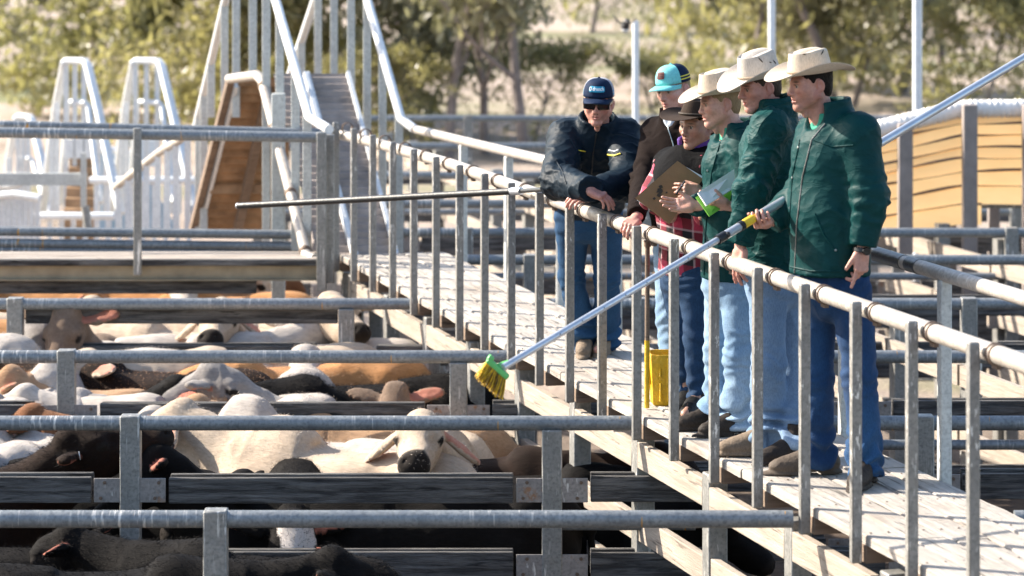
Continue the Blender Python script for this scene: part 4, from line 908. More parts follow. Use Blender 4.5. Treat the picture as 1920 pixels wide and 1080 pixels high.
class Cast:
    """finds where the line of sight through a photograph pixel meets a mesh, to sew details on"""
    def __init__(s, v, f): s.b = BVHTree.FromPolygons([tuple(q) for q in v], [tuple(int(i) for i in q) for q in f])
    def at(s, x, y, lift=.003):
        d = (P(x, y, 15) - CAMP).normalized(); h = s.b.ray_cast(CAMP, d)
        return (h[0] + h[1] * lift, h[1]) if h[0] is not None else (None, None)
    def line(s, pix, r, lift=.001, step=6):
        pts = []
        for (x0, y0), (x1, y1) in zip(pix[:-1], pix[1:]):
            m = max(1, int(math.hypot(x1 - x0, y1 - y0) / step))
            for i in range(m + 1):
                q = s.at(x0 + (x1 - x0) * i / m, y0 + (y1 - y0) * i / m, lift)[0]
                if q is not None and (not pts or ((q - pts[-1]).length > .004 and (q - pts[-1]).length < .12)): pts.append(q)
        return pts
def hat(name, mat, par, Rm, c, base, crown=.115, brim=.092, curl=.05, drop=.025, tilt=0, stain=None, band='hat_band', zoff=.048, size=1.0, seed=0, taper=.84):
    n = 48; prof = []; rings = []
    def ring(fr, z, fa): return fr, z, fa
    a0, b0 = .087 * size, .108 * size; rr = random.Random(seed); wob = [rr.uniform(-1, 1) for _ in range(6)]
    vs = []; fs = []; mi = []
    spec = [(0, 'top', 0.0), (0.35, 'top', 0), (.7, 'top', 0), (.9, 'top', 0), (.985, 'top', .0)]
    rows = []
    for fr in (.02, .3, .55, .75, .90, .97): rows.append(('t', fr))
    for q in (.97, .9, .75, .5, .25, .12, .03, 0): rows.append(('c', q))
    for q in (.06, .2, .4, .6, .8, .95, 1.0): rows.append(('b', q))
    for q in (1.0, .95, .6, .3, .06): rows.append(('u', q))
    for kind, q in rows:
        for k in range(n):
            w = 2 * math.pi * k / n; cx, cy = math.sin(w), math.cos(w)               # w = 0 is the front
            if kind == 't':
                s_ = taper; x = a0 * s_ * q * cx; y = b0 * s_ * q * cy * .98
                dent = .034 * math.exp(-(x / .026) ** 2) * (1 - .5 * (q ** 4)) + .016 * math.exp(-((abs(x) - .045) / .02) ** 2) * max(0, cy) * q
                z = crown - dent - .010 * (y / b0) * -1 * -1 - .006 * q ** 6
            elif kind == 'c':
                s_ = 1 - (1 - taper) * (q ** 1.3); x = a0 * s_ * cx; y = b0 * s_ * cy
                pinch = .012 * max(0, cy) ** 2 * abs(cx) * math.sin(math.pi * min(1, q)) * 2; x *= 1 - pinch * 6; z = crown * q - .012 * q * (y / b0 > 0) * 0
                if q > .95: z -= .006
            else:
                bw = brim * (1.0 + .12 * abs(cy)); x = (a0 + bw * q) * cx; y = (b0 + bw * q) * cy
                z = curl * (abs(cx) ** 2.2) * q ** 1.7 - drop * (cy ** 2) * q ** 1.4 + .004 * q * sum(wob[i] * math.sin((i + 1) * w + i) for i in range(3))
                x *= 1 - .10 * q * abs(cx) ** 2
                if kind == 'u': z -= .004
            vs.append((x, y, z))
    m = len(rows)
    for i in range(m - 1):
        for k in range(n): fs.append((i * n + k, (i + 1) * n + k, (i + 1) * n + (k + 1) % n, i * n + (k + 1) % n))
    fs = [f[::-1] for f in fs]; fs.append(tuple(range(n)))
    T = np.array([[1, 0, 0], [0, math.cos(tilt), -math.sin(tilt)], [0, math.sin(tilt), math.cos(tilt)]])
    def W_(p): return A(c) + Rm @ (T @ np.asarray(p, float) + np.array([0, -.008, zoff])) - A(base)
    mb = MB(); mb.add([W_(p) for p in vs], fs); o = mb.build(name, M[mat], par)
    sub = o.modifiers.new('sub', 'SUBSURF'); sub.levels = sub.render_levels = 1
    bm_ = MB(); bm_.tube([W_((a0 * 1.012 * math.sin(2 * math.pi * k / 40), b0 * 1.012 * math.cos(2 * math.pi * k / 40), .010)) for k in range(41)], .0055, 8, caps=False); bm_.build('hat_band', M[band], o)
    for (w, q, ln, ang) in (stain or ()):
        s_ = 1 - (1 - taper) * (q ** 1.3); sm = MB(); pp = []
        for i in range(4):
            ww = w + (i - 1.5) * ln * math.cos(ang); qq = min(.97, q + (i - 1.5) * ln * math.sin(ang)); ss = 1 - (1 - taper) * (qq ** 1.3); pp.append(W_((a0 * ss * 1.008 * math.sin(ww), b0 * ss * 1.008 * math.cos(ww), crown * qq)))
        sm.tube(pp, [.0015, .0032, .003, .001], 6); sm.build('stain_mark', M['felt_stain'], o)
    return o
def cap(par, Rm, c, base, front, back, visor, tilt=0, stripes=(), zoff=.04, size=1.0):
    n = 40; T = np.array([[1, 0, 0], [0, math.cos(tilt), -math.sin(tilt)], [0, math.sin(tilt), math.cos(tilt)]])
    def W_(p): return A(c) + Rm @ (T @ np.asarray(p, float) + np.array([0, -.012, zoff])) - A(base)
    def sp(w, el, k=1.0):
        hz = .098; x = .0865 * size * math.cos(el) ** .62 * math.sin(w) * k; y = .109 * size * math.cos(el) ** (.55 if math.cos(w) > 0 else .7) * math.cos(w) * k; return (x, y, hz * math.sin(el) ** .9 * k)
    els = [R(a) for a in (0, 7, 10.5, 16, 19.5, 28, 40, 52, 64, 75, 84, 89.5)]; vs = [W_(sp(2 * math.pi * k / n, e)) for e in els for k in range(n)]; fs = []; mi = []
    for i in range(len(els) - 1):
        for k in range(n):
            fs.append((i * n + k, i * n + (k + 1) % n, (i + 1) * n + (k + 1) % n, (i + 1) * n + k)[::-1]); w = 2 * math.pi * (k + .5) / n; w = min(w, 2 * math.pi - w); mi.append(0 if w < 1.22 else (2 if stripes and i in stripes else 1))
    mb = MB(); mb.v = [tuple(q) for q in vs]; mb.f = fs; mb.m = mi; mats = [M[front], M[back]] + ([M['cap_stripe' if back == 'cap_mesh' else 'cap_yellow']] if stripes else [])
    o = mb.build('cap', mats, par); so_ = o.modifiers.new('solid', 'SOLIDIFY'); so_.thickness = .003
    vz = []; fz = []; na, nr = 21, 7
    for j in range(nr):
        for i in range(na):
            w = R(-72 + 144 * i / (na - 1)); q = j / (nr - 1); p = np.array(sp(w, 0, 1.0)); ext = .078 * math.cos(w * .95) ** .6 if abs(w) < R(71) else .004
            y = p[1] + ext * q; z = -.006 - .012 * q * q - .020 * (math.sin(w) ** 2) * (.4 + .6 * q); vz.append(W_((p[0] * (1 - .04 * q), y, z + .006)))
    for j in range(nr - 1):
        for i in range(na - 1): fz.append((j * na + i, j * na + i + 1, (j + 1) * na + i + 1, (j + 1) * na + i))
    mb = MB(); mb.add(vz, fz); vo = mb.build('visor', M[visor], o); so_ = vo.modifiers.new('solid', 'SOLIDIFY'); so_.thickness = .004
    bt = MB(); bt.ball(W_((0, 0, .099)), .007, 8); bt.build('cap_button', M[front], o)
    def onfront(u, z, lift=.0015):                          # u metres sideways, z metres up the front
        el = math.asin(max(0, min(.99, (z / .098) ** (1 / .9)))); w = -u / .100; return W_(sp(w, el, 1 + lift / .1))
    return o, onfront
def text_flat(body, size, bold=True):
    cu = bpy.data.curves.new('lettering', 'FONT'); cu.body = body; cu.size = size; cu.align_x = 'CENTER'; cu.align_y = 'CENTER'; cu.resolution_u = 3; cu.offset = .0006 if bold else 0
    ob = bpy.data.objects.new('lettering', cu); COL.objects.link(ob); dg = bpy.context.evaluated_depsgraph_get(); me = bpy.data.meshes.new_from_object(ob.evaluated_get(dg)); bpy.data.objects.remove(ob)
    bm = bmesh.new(); bm.from_mesh(me); bmesh.ops.subdivide_edges(bm, edges=[e for e in bm.edges if e.calc_length() > .004], cuts=2); v = [tuple(q.co) for q in bm.verts]; bm.verts.index_update(); f = [tuple(q.index for q in fc.verts) for fc in bm.faces]; bm.free(); return v, f
def patch(onf, par, name, mat, w, h, cz, lift=.002, corner=.3):
    vs, fs, n, m = [], [], 14, 6
    for j in range(m + 1):
        for i in range(n + 1):
            u, z = -w / 2 + w * i / n, cz - h / 2 + h * j / m
            if j in (0, m) and i in (0, n): u *= 1 - corner * h / w; 
            vs.append(onf(u, z, lift))
    for j in range(m):
        for i in range(n): fs.append((j * (n + 1) + i, j * (n + 1) + i + 1, (j + 1) * (n + 1) + i + 1, (j + 1) * (n + 1) + i))
    mb = MB(); mb.add(vs, fs); return mb.build(name, M[mat], par)

HS = .945
def person(base, label, skin, head, hf, roll=0, hp=None, hair='hair_brown', hstyle='short', J=None, hands=(), grid=True):
    """builds the continuous body (head, neck, trunk, limbs, hands) as one mesh; clothes are added as its children"""
    base = A(base); Rm = rotm(hf, roll=roll); parts = []
    hv, hfc, hpa = head_mesh(**(hp or {})); hw = (Rm @ (hv * HS).T).T + A(head); parts.append((hw - base, hfc, hpa))
    lo = np.min([A(q) for q in J.values()], 0) - .25; hi = np.max([A(q) for q in J.values()], 0) + .25
    S = Sdf(lo, hi, .012); j = {k: A(q) for k, q in J.items()}; c = S.cone
    c(j['pelvis'], j['belly'], .115, .11, .05); c(j['belly'], j['chest'], .11, .125, .05); c(j['chest'], j['neck'], .12, .058, .04); c(j['sl'], j['sr'], .055, .055, .05)
    for s in 'lr':
        c(j['s' + s], j['e' + s], .05, .040, .02); c(j['e' + s], j['w' + s], .040, .028, .015)
        c(j['h' + s], j['k' + s], .078, .055, .03); c(j['k' + s], j['a' + s], .055, .038, .02); c(j['a' + s], j['t' + s], .036, .024, .02)
    v, f = S.mesh(); parts.append((v - base, f, None))
    for h in hands: v, f = hand_mesh(**h); parts.append((v - base, f, None))
    v, f, p = joinm(parts); o = np_obj('person', v, f, M[skin], attr=p); o.location = Vector(base); tag(o, label, 'person', None)
    if hair: hv2, hf2 = hair_mesh(hstyle); np_obj('hair', (Rm @ (hv2 * HS).T).T + A(head) - base, hf2, M[hair], o)
    return o, Rm, base, j
def jacket(o, base, j, mat, wd, hem, rt=(.165, .165, .165), ratio=1.25, rs=(.082, .072, .055), collar=True, fold=.006, seed=0, cuffL=.0, cuffR=.0, sh=.075, col_r=.085, col_h=.10, hemdir=None, open_front=None):
    """wd: sideways axis across the chest; hem: drop of the hem below the pelvis joint"""
    pts = [j[k] for k in ('pelvis', 'belly', 'chest', 'neck', 'sl', 'sr', 'el', 'er', 'wl', 'wr')]; S = Sdf(np.min(pts, 0) - .30, np.max(pts, 0) + .28, .0075); c = S.cone
    up = j['chest'] - j['belly']; up /= np.linalg.norm(up); wd = A(wd); dep = np.cross(wd, up); dep /= np.linalg.norm(dep); fl = (dep, ratio)
    dn = j['pelvis'] - j['belly']; dn /= np.linalg.norm(dn); he = j['pelvis'] + dn * hem
    c(he, j['belly'], rt[0], rt[1], .05, flat=fl, capa=True); c(j['belly'], j['chest'], rt[1], rt[2], .06, flat=fl); c(j['chest'], j['neck'], rt[2] * .86, .07, .06, flat=(dep, 1.1))
    c(j['sl'], j['sr'], sh, sh, .06); 
    for s, cu in (('l', cuffL), ('r', cuffR)):
        c(j['s' + s], j['e' + s], rs[0], rs[1], .045); c(j['e' + s], j['w' + s] + (j['w' + s] - j['e' + s]) * cu, rs[1], rs[2], .03, capb=True)
    nk = j['neck']; hd = A(o['headp']) if 'headp' in o else nk + up * .2
    if collar:
        ax = j['nax']; a = nk - ax * .05; b = nk + ax * col_h; c(a, b, col_r * 1.12, col_r, .03, capb=True); c(nk - ax * .0, b + ax * .05, col_r * .78, col_r * .86, .012, sub=True, capa=True)
    if open_front is not None: q = A(open_front); S.ell(nk + q * .095 + j['nax'] * .035, (.060, .060, .085), k=.02, sub=True)
    v, f = S.mesh(); cs = [(j['el'], .11), (j['er'], .11), ((j['sl'] * .7 + j['chest'] * .3), .10), ((j['sr'] * .7 + j['chest'] * .3), .10)]
    v = folds(v, f, fold, seed=seed, centres=cs); v = relax(v, f, 1, .3)
    ob = np_obj('jacket', v - base, f, M[mat], o); return ob, Cast(v, f)
def jeans(o, base, j, mat, wd, rw=.155, thigh=.095, knee=.072, cuff=.075, seed=0, drop=.05, fold=.005, stack=.016, waist=.08):
    pts = [j[k] for k in ('pelvis', 'hl', 'hr', 'kl', 'kr', 'al', 'ar')]; S = Sdf(np.min(pts, 0) - .22, np.max(pts, 0) + .24, .0075); c = S.cone
    wd = A(wd); dep = np.cross(wd, (0, 0, 1.)); fl = (dep, 1.2)
    up = j['belly'] - j['pelvis']; up /= np.linalg.norm(up); c(j['pelvis'] - up * .02, j['pelvis'] + up * waist, rw, rw * .95, .05, flat=fl, capb=True); S.ell((j['hl'] + j['hr']) / 2, (rw * .95,) * 3, k=.06)
    for s in 'lr':
        k, a = j['k' + s], j['a' + s]; e = a - np.array((0, 0, drop)); c(j['h' + s], k, thigh, knee, .035); c(k, e, knee, cuff, .03, capb=True)
    v, f = S.mesh(); n = vnormals(v, f)
    v = folds(v, f, fold, 7, seed, .5, [(j['kl'], .13), (j['kr'], .13), (j['hl'], .14), (j['hr'], .14)], .008)
    for s in 'lr':
        a = j['a' + s]; g = np.exp(-((v[:, 2] - a[2] - .02) / .11) ** 2) * (np.hypot(v[:, 0] - a[0], v[:, 1] - a[1]) < .15); v = v + n * (g * stack * np.sin((v[:, 2] - a[2]) * 75 + 5 * vnoise(v * 9 + seed)))[:, None]
    v = relax(v, f, 1, .3); ob = np_obj('jeans', v - base, f, M[mat], o); return ob, Cast(v, f)
def boot(o, base, ank, toe, mat, seed=0, high=.05, scale=1.0):
    ank, toe = A(ank), A(toe); f = toe - ank; f[2] = 0; f /= np.linalg.norm(f); s = np.cross(f, (0, 0, 1.)); z0 = DK + .004; b = np.array((ank[0], ank[1], z0)); q = scale
    S = Sdf(b - .36, b + np.array((.36, .36, .36)), .006); rot = np.stack([f, s, np.array((0, 0, 1.))], 1); H = lambda x, z: b + f * x * q + np.array((0, 0, z * q))
    S.ell(H(.125, .033), (.10 * q, .044 * q, .035 * q), rot, .03); S.cone(H(.07, .060), H(.18, .030), .046 * q, .030 * q, .03, flat=(s, 1.0)); S.ell(H(-.035, .048), (.055 * q, .038 * q, .05 * q), rot, .03); S.cone(H(-.005, .05), H(-.01, .12 + high), .048 * q, .046 * q, .03, capb=True)
    S.ell(H(.10, .0), (.165 * q, .050 * q, .026 * q), rot, .01); S.ell(H(-.04, .0), (.06 * q, .042 * q, .028 * q), rot, .01)
    S.plane((0, 0, z0), (0, 0, -1)); S.box(H(.03, -.004), (.022 * q, .07, .016), rot, .004, .004, sub=True)
    v, fc = S.mesh(); v = folds(v, fc, .0025, 22, seed); np_obj('boot', v - base, fc, M[mat], o)
def detail(cast, o, base, lines=(), snaps=()):
    for pix, r, mat, nm in lines:
        pts = cast.line(pix, r)
        if len(pts) > 2: m = MB(); m.tube([q - Vector(base) for q in pts], r, 6); m.build(nm, M[mat], o)
    for x, y in snaps:
        q, n = cast.at(x, y, .001)
        if q is not None: m = MB(); _, a, b = frame_of(n); m.lathe([(0, .004), (.0055, .0035), (.0065, 0)], 10, q - Vector(base), (a, b, n)); m.build('snap', M['snap_metal'], o)
def pl(x, y, Y): return A(P(x, y, Y))
def foot(x, Y, up=.09): p = A(P(x, 0, Y)); p[2] = DK + up; return p
def vec(*a): a = np.array(a, float); return a / np.linalg.norm(a)
def lapel(o, base, j, mat, f, s, gap=.075, up=.0, name='collar'):
    """two collar leaves lying on the chest either side of the neck"""
    nk = j['neck']; f, s = vec(*f), vec(*s)
    for sg in (-1, 1):
        m = MB(); a = nk + s * sg * .070 + np.array((0, 0, .055 + up)); b = nk + s * sg * .03 + f * .095 + np.array((0, 0, -.035 + up)); c = nk + s * sg * .095 + f * .085 + np.array((0, 0, -.035 + up)); d = nk + s * sg * .095 + f * .0 + np.array((0, 0, .0 + up))
        m.add([a - base, b - base, c - base, d - base], [(0, 1, 2, 3)]); ob = m.build(name, M[mat], o); q = ob.modifiers.new('t', 'SOLIDIFY'); q.thickness = .007
def undershirt(o, base, j, mat, f, r=.070):
    """an open-necked shirt showing between the jacket fronts"""
    n, ax, f = j['neck'], j['nax'], A(f); S = Sdf(n - .25, n + .22, .005)
    S.cone(n + f * .02 - ax * .11, n + f * .01 + ax * .030, r * 1.35, r * 1.03, .02, capb=True); S.cone(n + f * .01 - ax * .01, n + ax * .10, r * .86, r * .95, .006, sub=True, capa=True); S.ell(n + f * .085 + ax * .02, (.022, .022, .055), k=.01, sub=True)
    v, fc = S.mesh(); np_obj('shirt', folds(v, fc, .002, seed=3) - base, fc, M[mat], o)
# ------------------------------------------------------------------ front man with the brush pole
Y0 = 14.75; fw = vec(-.84, -.54, 0); wd = vec(.54, -.84, 0)
J = dict(pelvis=pl(1556, 482, Y0), belly=pl(1556, 390, Y0), chest=pl(1560, 290, Y0), neck=pl(1556, 222, Y0), sl=pl(1610, 252, Y0 - .14), sr=pl(1536, 250, Y0 + .14), el=pl(1630, 372, Y0 - .20), wl=pl(1618, 458, Y0 - .22), er=pl(1508, 362, Y0 + .16), wr=pl(1448, 414, Y0 + .08),
         hl=pl(1594, 540, Y0 - .08), hr=pl(1538, 540, Y0 + .07), kl=pl(1612, 705, Y0 - .12), kr=pl(1532, 705, Y0 + .06), al=foot(1624, 14.62), ar=foot(1538, 14.86), tl=foot(1604, 14.44, .04), tr=foot(1468, 14.84, .04))
J['nax'] = vec(-.10, -.05, 1)
head = pl(1518, 156, Y0 - .02)
pman, Rm, bs, j = person((J['al'] + J['ar']) / 2 * np.array((1, 1, 0)) + np.array((0, 0, DK)), 'front man in dark green jacket, cream hat and dark jeans, gripping the brush pole', 'skin_tan', head, (-.92, -.36, -.14), 0, dict(jaw=1.1, stubble=.35, seed=3, mouth_open=.0015), 'hair_darkest', J=J,
    hands=(dict(w=J['wl'] + vec(-.1, 0, -1) * .02, d=(-.10, -.10, -1), n=(-.7, .65, -.05), sgn=-1, curls=(.12, .65, .85, .95), thumb=(.30, .45), spread=.05, scale=1.06),
           dict(w=pl(1435, 419, 14.745), d=(-.18, -.95, .08), n=(-.25, .1, .95), sgn=1, curls=(.85, .9, .92, .95), thumb=(.35, .75), spread=.06, scale=1.06)))
jk, cs = jacket(pman, bs, j, 'green_nylon', wd, .075, (.205, .200, .200), 1.18, (.098, .088, .066), seed=2, cuffL=.05, cuffR=.06, sh=.085, col_r=.104, col_h=.09, fold=.006, open_front=fw)
detail(cs, jk, bs, [([(1547, 232), (1522, 262), (1505, 330), (1494, 420), (1490, 512)], .0035, 'zip_grey', 'zip'), ([(1500, 262), (1486, 330), (1480, 420), (1478, 512)], .004, 'green_nylon', 'placket_seam'), ([(1525, 262), (1560, 275), (1600, 272)], .004, 'green_nylon', 'yoke_seam'), ([(1482, 500), (1520, 508), (1580, 509), (1640, 500)], .0045, 'green_nylon', 'hem_seam'), ([(1580, 402), (1590, 402)], .003, 'ink_white', 'pocket_tag'), ([(1528, 400), (1545, 440), (1566, 470)], .004, 'green_nylon', 'pocket_welt')], [(1497, 276), (1486, 333), (1481, 390), (1479, 447), (1479, 500), (1567, 469), (1582, 180)])
jeans(pman, bs, j, 'jeans_blue', wd, .165, .100, .074, .078, 4, .055, fold=.008)
boot(pman, bs, J['al'], J['tl'], 'boot_dark', 1, scale=1.05); boot(pman, bs, J['ar'], J['tr'], 'boot_brown', 2, scale=1.08)
undershirt(pman, bs, j, 'green_shirt', fw)
hat('hat', 'felt_cream', pman, Rm, head, bs, .105, .098, .050, .020, R(2), [(-1.0, .86, .05, .3), (-2.0, .84, .10, -.6)], seed=1, zoff=.052)
w = MB(); c = Vector(J['wl'] + (J['wl'] - J['el']) * .13) - Vector(bs); dl = Vector(J['wl'] - J['el']).normalized(); d_, a_, b_ = frame_of(dl); w.lathe([(.040, -.011), (.043, -.009), (.043, .009), (.040, .011)], 18, c, (a_, b_, d_)); wo = w.build('watch', M['watch_black'], pman)
w = MB(); w.lathe([(0, .010), (.016, .010), (.019, .006), (.019, 0)], 14, c + Vector((.0, -.040, 0)) + Vector((.014, 0, 0)), (V(1, 0, 0), V(0, 0, 1), V(.3, -.95, 0))); w.build('watch_face', M['lens_black'], wo)
# ------------------------------------------------------------------ second hat, green jacket, hand over the rail
Y0 = 15.35; fw = vec(-.95, -.2, 0); wd = vec(.2, -.95, 0)
J = dict(pelvis=pl(1446, 470, Y0), belly=pl(1448, 380, Y0), chest=pl(1450, 285, Y0), neck=pl(1456, 216, Y0), sl=pl(1442, 240, Y0 - .17), sr=pl(1458, 240, Y0 + .17), el=pl(1410, 358, Y0 - .24), wl=pl(1388, 452, Y0 - .22), er=pl(1440, 350, Y0 + .22), wr=pl(1415, 430, Y0 + .24),
         hl=pl(1440, 530, Y0 - .09), hr=pl(1462, 530, Y0 + .08), kl=pl(1440, 680, Y0 - .11), kr=pl(1482, 680, Y0 + .08), al=foot(1440, 15.36), ar=foot(1492, 15.2), tl=foot(1372, 15.34, .04), tr=foot(1448, 15.12, .04))
J['nax'] = vec(-.15, -.03, 1); head = pl(1424, 160, Y0)
p, Rm, bs, j = person((J['al'] + J['ar']) / 2 * np.array((1, 1, 0)) + np.array((0, 0, DK)), 'man in creased green jacket behind the front man, hand hanging over the rail', 'skin_ruddy', head, (-.90, -.36, -.22), .06, dict(jaw=1.0, seed=5, nose=1.1), 'hair_brown', J=J,
    hands=(dict(w=J['wl'] + vec(0, -.1, -1) * .02, d=(-.10, -.25, -1), n=(.75, .5, -.2), sgn=-1, curls=(.22, .30, .40, .5), thumb=(.75, .1), spread=.10, scale=1.06),))
jk, cs = jacket(p, bs, j, 'green_crinkled', wd, .09, (.185, .185, .185), 1.2, (.096, .086, .064), seed=11, cuffL=.03, fold=.009, col_r=.092, col_h=.09)
detail(cs, jk, bs, [([(1382, 448), (1400, 456), (1416, 452)], .004, 'green_nylon', 'cuff_seam')])
jeans(p, bs, j, 'jeans_mid', wd, .155, .102, .080, .088, 9, .06, stack=.02, fold=.009)
boot(p, bs, J['al'], J['tl'], 'boot_tan', 3, scale=1.1); boot(p, bs, J['ar'], J['tr'], 'boot_dark', 4)
hat('hat', 'felt_pale', p, Rm, head, bs, .115, .096, .046, .03, R(1), [(-1.9, .55, .04, .5), (-1.4, .75, .10, .9), (-2.2, .5, .08, .9), (-1.2, .12, .12, .1)], seed=4, zoff=.05)
# ------------------------------------------------------------------ young man pointing with open hand
Y0 = 16.0; fw = vec(-.93, -.36, 0); wd = vec(.36, -.93, 0)
J = dict(pelvis=pl(1370, 480, Y0), belly=pl(1372, 390, Y0), chest=pl(1374, 310, Y0), neck=pl(1382, 246, Y0), sl=pl(1398, 275, Y0 - .15), sr=pl(1362, 272, Y0 + .15), el=pl(1400, 372, Y0 - .22), wl=pl(1378, 384, Y0 - .42), er=pl(1350, 378, Y0 + .14), wr=pl(1308, 385, Y0 - .14),
         hl=pl(1386, 530, Y0 - .07), hr=pl(1352, 530, Y0 + .08), kl=pl(1384, 665, Y0 - .10), kr=pl(1346, 660, Y0 + .05), al=foot(1388, 15.92), ar=foot(1344, 16.1), tl=foot(1330, 15.86, .04), tr=foot(1290, 16.05, .04))
J['nax'] = vec(-.22, -.05, 1); head = pl(1349, 191, Y0 - .02)
p, Rm, bs, j = person((J['al'] + J['ar']) / 2 * np.array((1, 1, 0)) + np.array((0, 0, DK)), 'young fair man in green jacket and cream hat, pointing and holding a notepad', 'skin_fair', head, (-.94, -.26, -.17), 0, dict(jaw=.95, seed=8, nose=.95, mouth_open=.0015), 'hair_blond', J=J,
    hands=(dict(w=pl(1305, 385, Y0 - .15), d=(-1, -.15, .02), n=(-.1, -.75, .62), sgn=1, curls=(.10, .12, .16, .24), thumb=(.55, .30), spread=.09),
           dict(w=pl(1366, 386, Y0 - .47), d=(-.92, -.25, .12), n=(.1, .55, .8), sgn=-1, curls=(.50, .55, .6, .65), thumb=(.5, .55), spread=.05)))
jk, cs = jacket(p, bs, j, 'green_nylon', wd, .115, (.165, .160, .165), 1.15, (.082, .074, .058), seed=21, cuffR=.06, cuffL=.05, fold=.007, col_r=.100, col_h=.055, open_front=fw)
detail(cs, jk, bs, [([(1352, 262), (1335, 320), (1325, 400), (1320, 515)], .0035, 'green_nylon', 'placket_seam')], [(1327, 320), (1318, 372), (1316, 430), (1316, 508)])
undershirt(p, bs, j, 'green_shirt', fw)
jeans(p, bs, j, 'jeans_light', wd, .145, .090, .070, .080, 14, .05, stack=.024, fold=.009)
boot(p, bs, J['al'], J['tl'], 'boot_dark', 5); boot(p, bs, J['ar'], J['tr'], 'boot_dark', 6)
hat('hat', 'felt_cream', p, Rm, head, bs, .110, .094, .036, .022, R(3), [(-1.3, .55, .03, 1.2)], seed=9, zoff=.050)
# ------------------------------------------------------------------ woman in plaid
Y0 = 16.55; fw = vec(-.66, -.75, 0); wd = vec(.75, -.66, 0)
J = dict(pelvis=pl(1292, 478, Y0), belly=pl(1292, 405, Y0), chest=pl(1290, 335, Y0 - .02), neck=pl(1308, 282, Y0 - .02), sl=pl(1332, 315, Y0 - .13), sr=pl(1258, 308, Y0 + .12), el=pl(1348, 400, Y0 - .20), wl=pl(1318, 405, Y0 - .40), er=pl(1226, 368, Y0 - .02), wr=pl(1260, 400, Y0 - .20),
         hl=pl(1305, 520, Y0 - .07), hr=pl(1272, 520, Y0 + .06), kl=pl(1306, 632, Y0 - .09), kr=pl(1282, 630, Y0 + .05), al=foot(1306, 16.48), ar=foot(1290, 16.66), tl=foot(1284, 16.28, .04), tr=foot(1275, 16.48, .04))
J['nax'] = vec(-.15, -.10, 1); head = pl(1308, 234, Y0 - .06)
p, Rm, bs, j = person((J['al'] + J['ar']) / 2 * np.array((1, 1, 0)) + np.array((0, 0, DK)), 'woman in dark brown hat, red plaid and purple collar, looking over a clipboard', 'skin_dark', head, (-.70, -.66, -.10), .03, dict(jaw=1.0, fem=True, seed=12, full=1.08), 'hair_darkest', 'bun', J=J,
    hands=(dict(w=pl(1316, 362, Y0 - .50), d=(-.95, -.1, .15), n=(-.1, .95, -.2), sgn=-1, curls=(.45, .5, .55, .6), thumb=(.4, .5), spread=.05, scale=.92),
           dict(w=pl(1262, 398, Y0 - .22), d=(.35, -.15, .9), n=(.2, -.9, .2), sgn=1, curls=(.5, .55, .6, .65), thumb=(.5, .5), spread=.05, scale=.92)))
jk, cs = jacket(p, bs, j, 'plaid_cloth', wd, .10, (.165, .165, .160), 1.12, (.078, .070, .055), seed=31, fold=.006, collar=False)
# dark yoke over the shoulders and the purple lined collar
S = Sdf(np.min([j['sl'], j['sr'], j['neck'], j['belly']], 0) - .25, np.max([j['sl'], j['sr'], j['neck'], j['chest']], 0) + .25, .0075)
S.cone(j['sl'], j['sr'], .083, .083, .06); S.cone(j['chest'] + (j['neck'] - j['chest']) * .0, j['neck'], .172, .085, .06, flat=(fw, 1.02)); S.cone(j['sl'], j['sl'] * .45 + j['el'] * .55, .085, .081, .04, capb=True); S.cone(j['sr'], j['sr'] * .75 + j['er'] * .25, .085, .081, .04, capb=True); S.cone(j['belly'], j['chest'], .172, .170, .06, flat=(fw, 1.08)); S.plane(j['belly'] + np.array((0, 0, .06)), (0, 0, -1))
v, f = S.mesh(); v = folds(v, f, .005, seed=33); cloth('black_fleece', (.004, .004, .005), (.008, .008, .009), .9, 160, .4, .0); np_obj('shoulder_yoke', v - bs, f, M['black_fleece'], p)
S = Sdf(j['neck'] - .2, j['neck'] + .22, .006); S.cone(j['neck'] - J['nax'] * .03, j['neck'] + J['nax'] * .075, .088, .098, .02, capb=True); S.cone(j['neck'], j['neck'] + J['nax'] * .14, .068, .088, .01, sub=True, capa=True); S.ell(j['neck'] + fw * .10 + J['nax'] * .07, (.055, .055, .08), k=.01, sub=True); v, f = S.mesh(); np_obj('collar', folds(v, f, .003, seed=4) - bs, f, M['collar_purple'], p)
jeans(p, bs, j, 'jeans_dark', wd, .145, .098, .066, .048, 17, .0, stack=.008)
boot(p, bs, J['al'], J['tl'], 'boot_black', 7, high=.09); boot(p, bs, J['ar'], J['tr'], 'boot_black', 8, high=.09)
hat('hat', 'felt_black', p, Rm, head, bs, .088, .098, .034, .026, R(9), seed=12, zoff=.046, band='felt_stain', taper=.70)
# ------------------------------------------------------------------ person in the teal cap
Y0 = 17.3; fw = vec(-.6, -.8, 0); wd = vec(.8, -.6, 0)
J = dict(pelvis=pl(1272, 432, Y0), belly=pl(1268, 370, Y0), chest=pl(1262, 292, Y0), neck=pl(1268, 218, Y0 - .02), sl=pl(1308, 250, Y0 - .11), sr=pl(1230, 248, Y0 + .11), el=pl(1325, 350, Y0 - .14), wl=pl(1300, 420, Y0 - .25), er=pl(1206, 340, Y0 - .15), wr=pl(1194, 402, Y0 - .62),
         hl=pl(1286, 478, Y0 - .06), hr=pl(1258, 478, Y0 + .06), kl=pl(1302, 600, Y0 - .10), kr=pl(1258, 600, Y0 + .0), al=foot(1318, 17.2), ar=foot(1264, 17.25), tl=foot(1296, 17.0, .04), tr=foot(1240, 17.05, .04))
J['nax'] = vec(-.08, -.10, 1); head = pl(1262, 166, Y0 - .06)
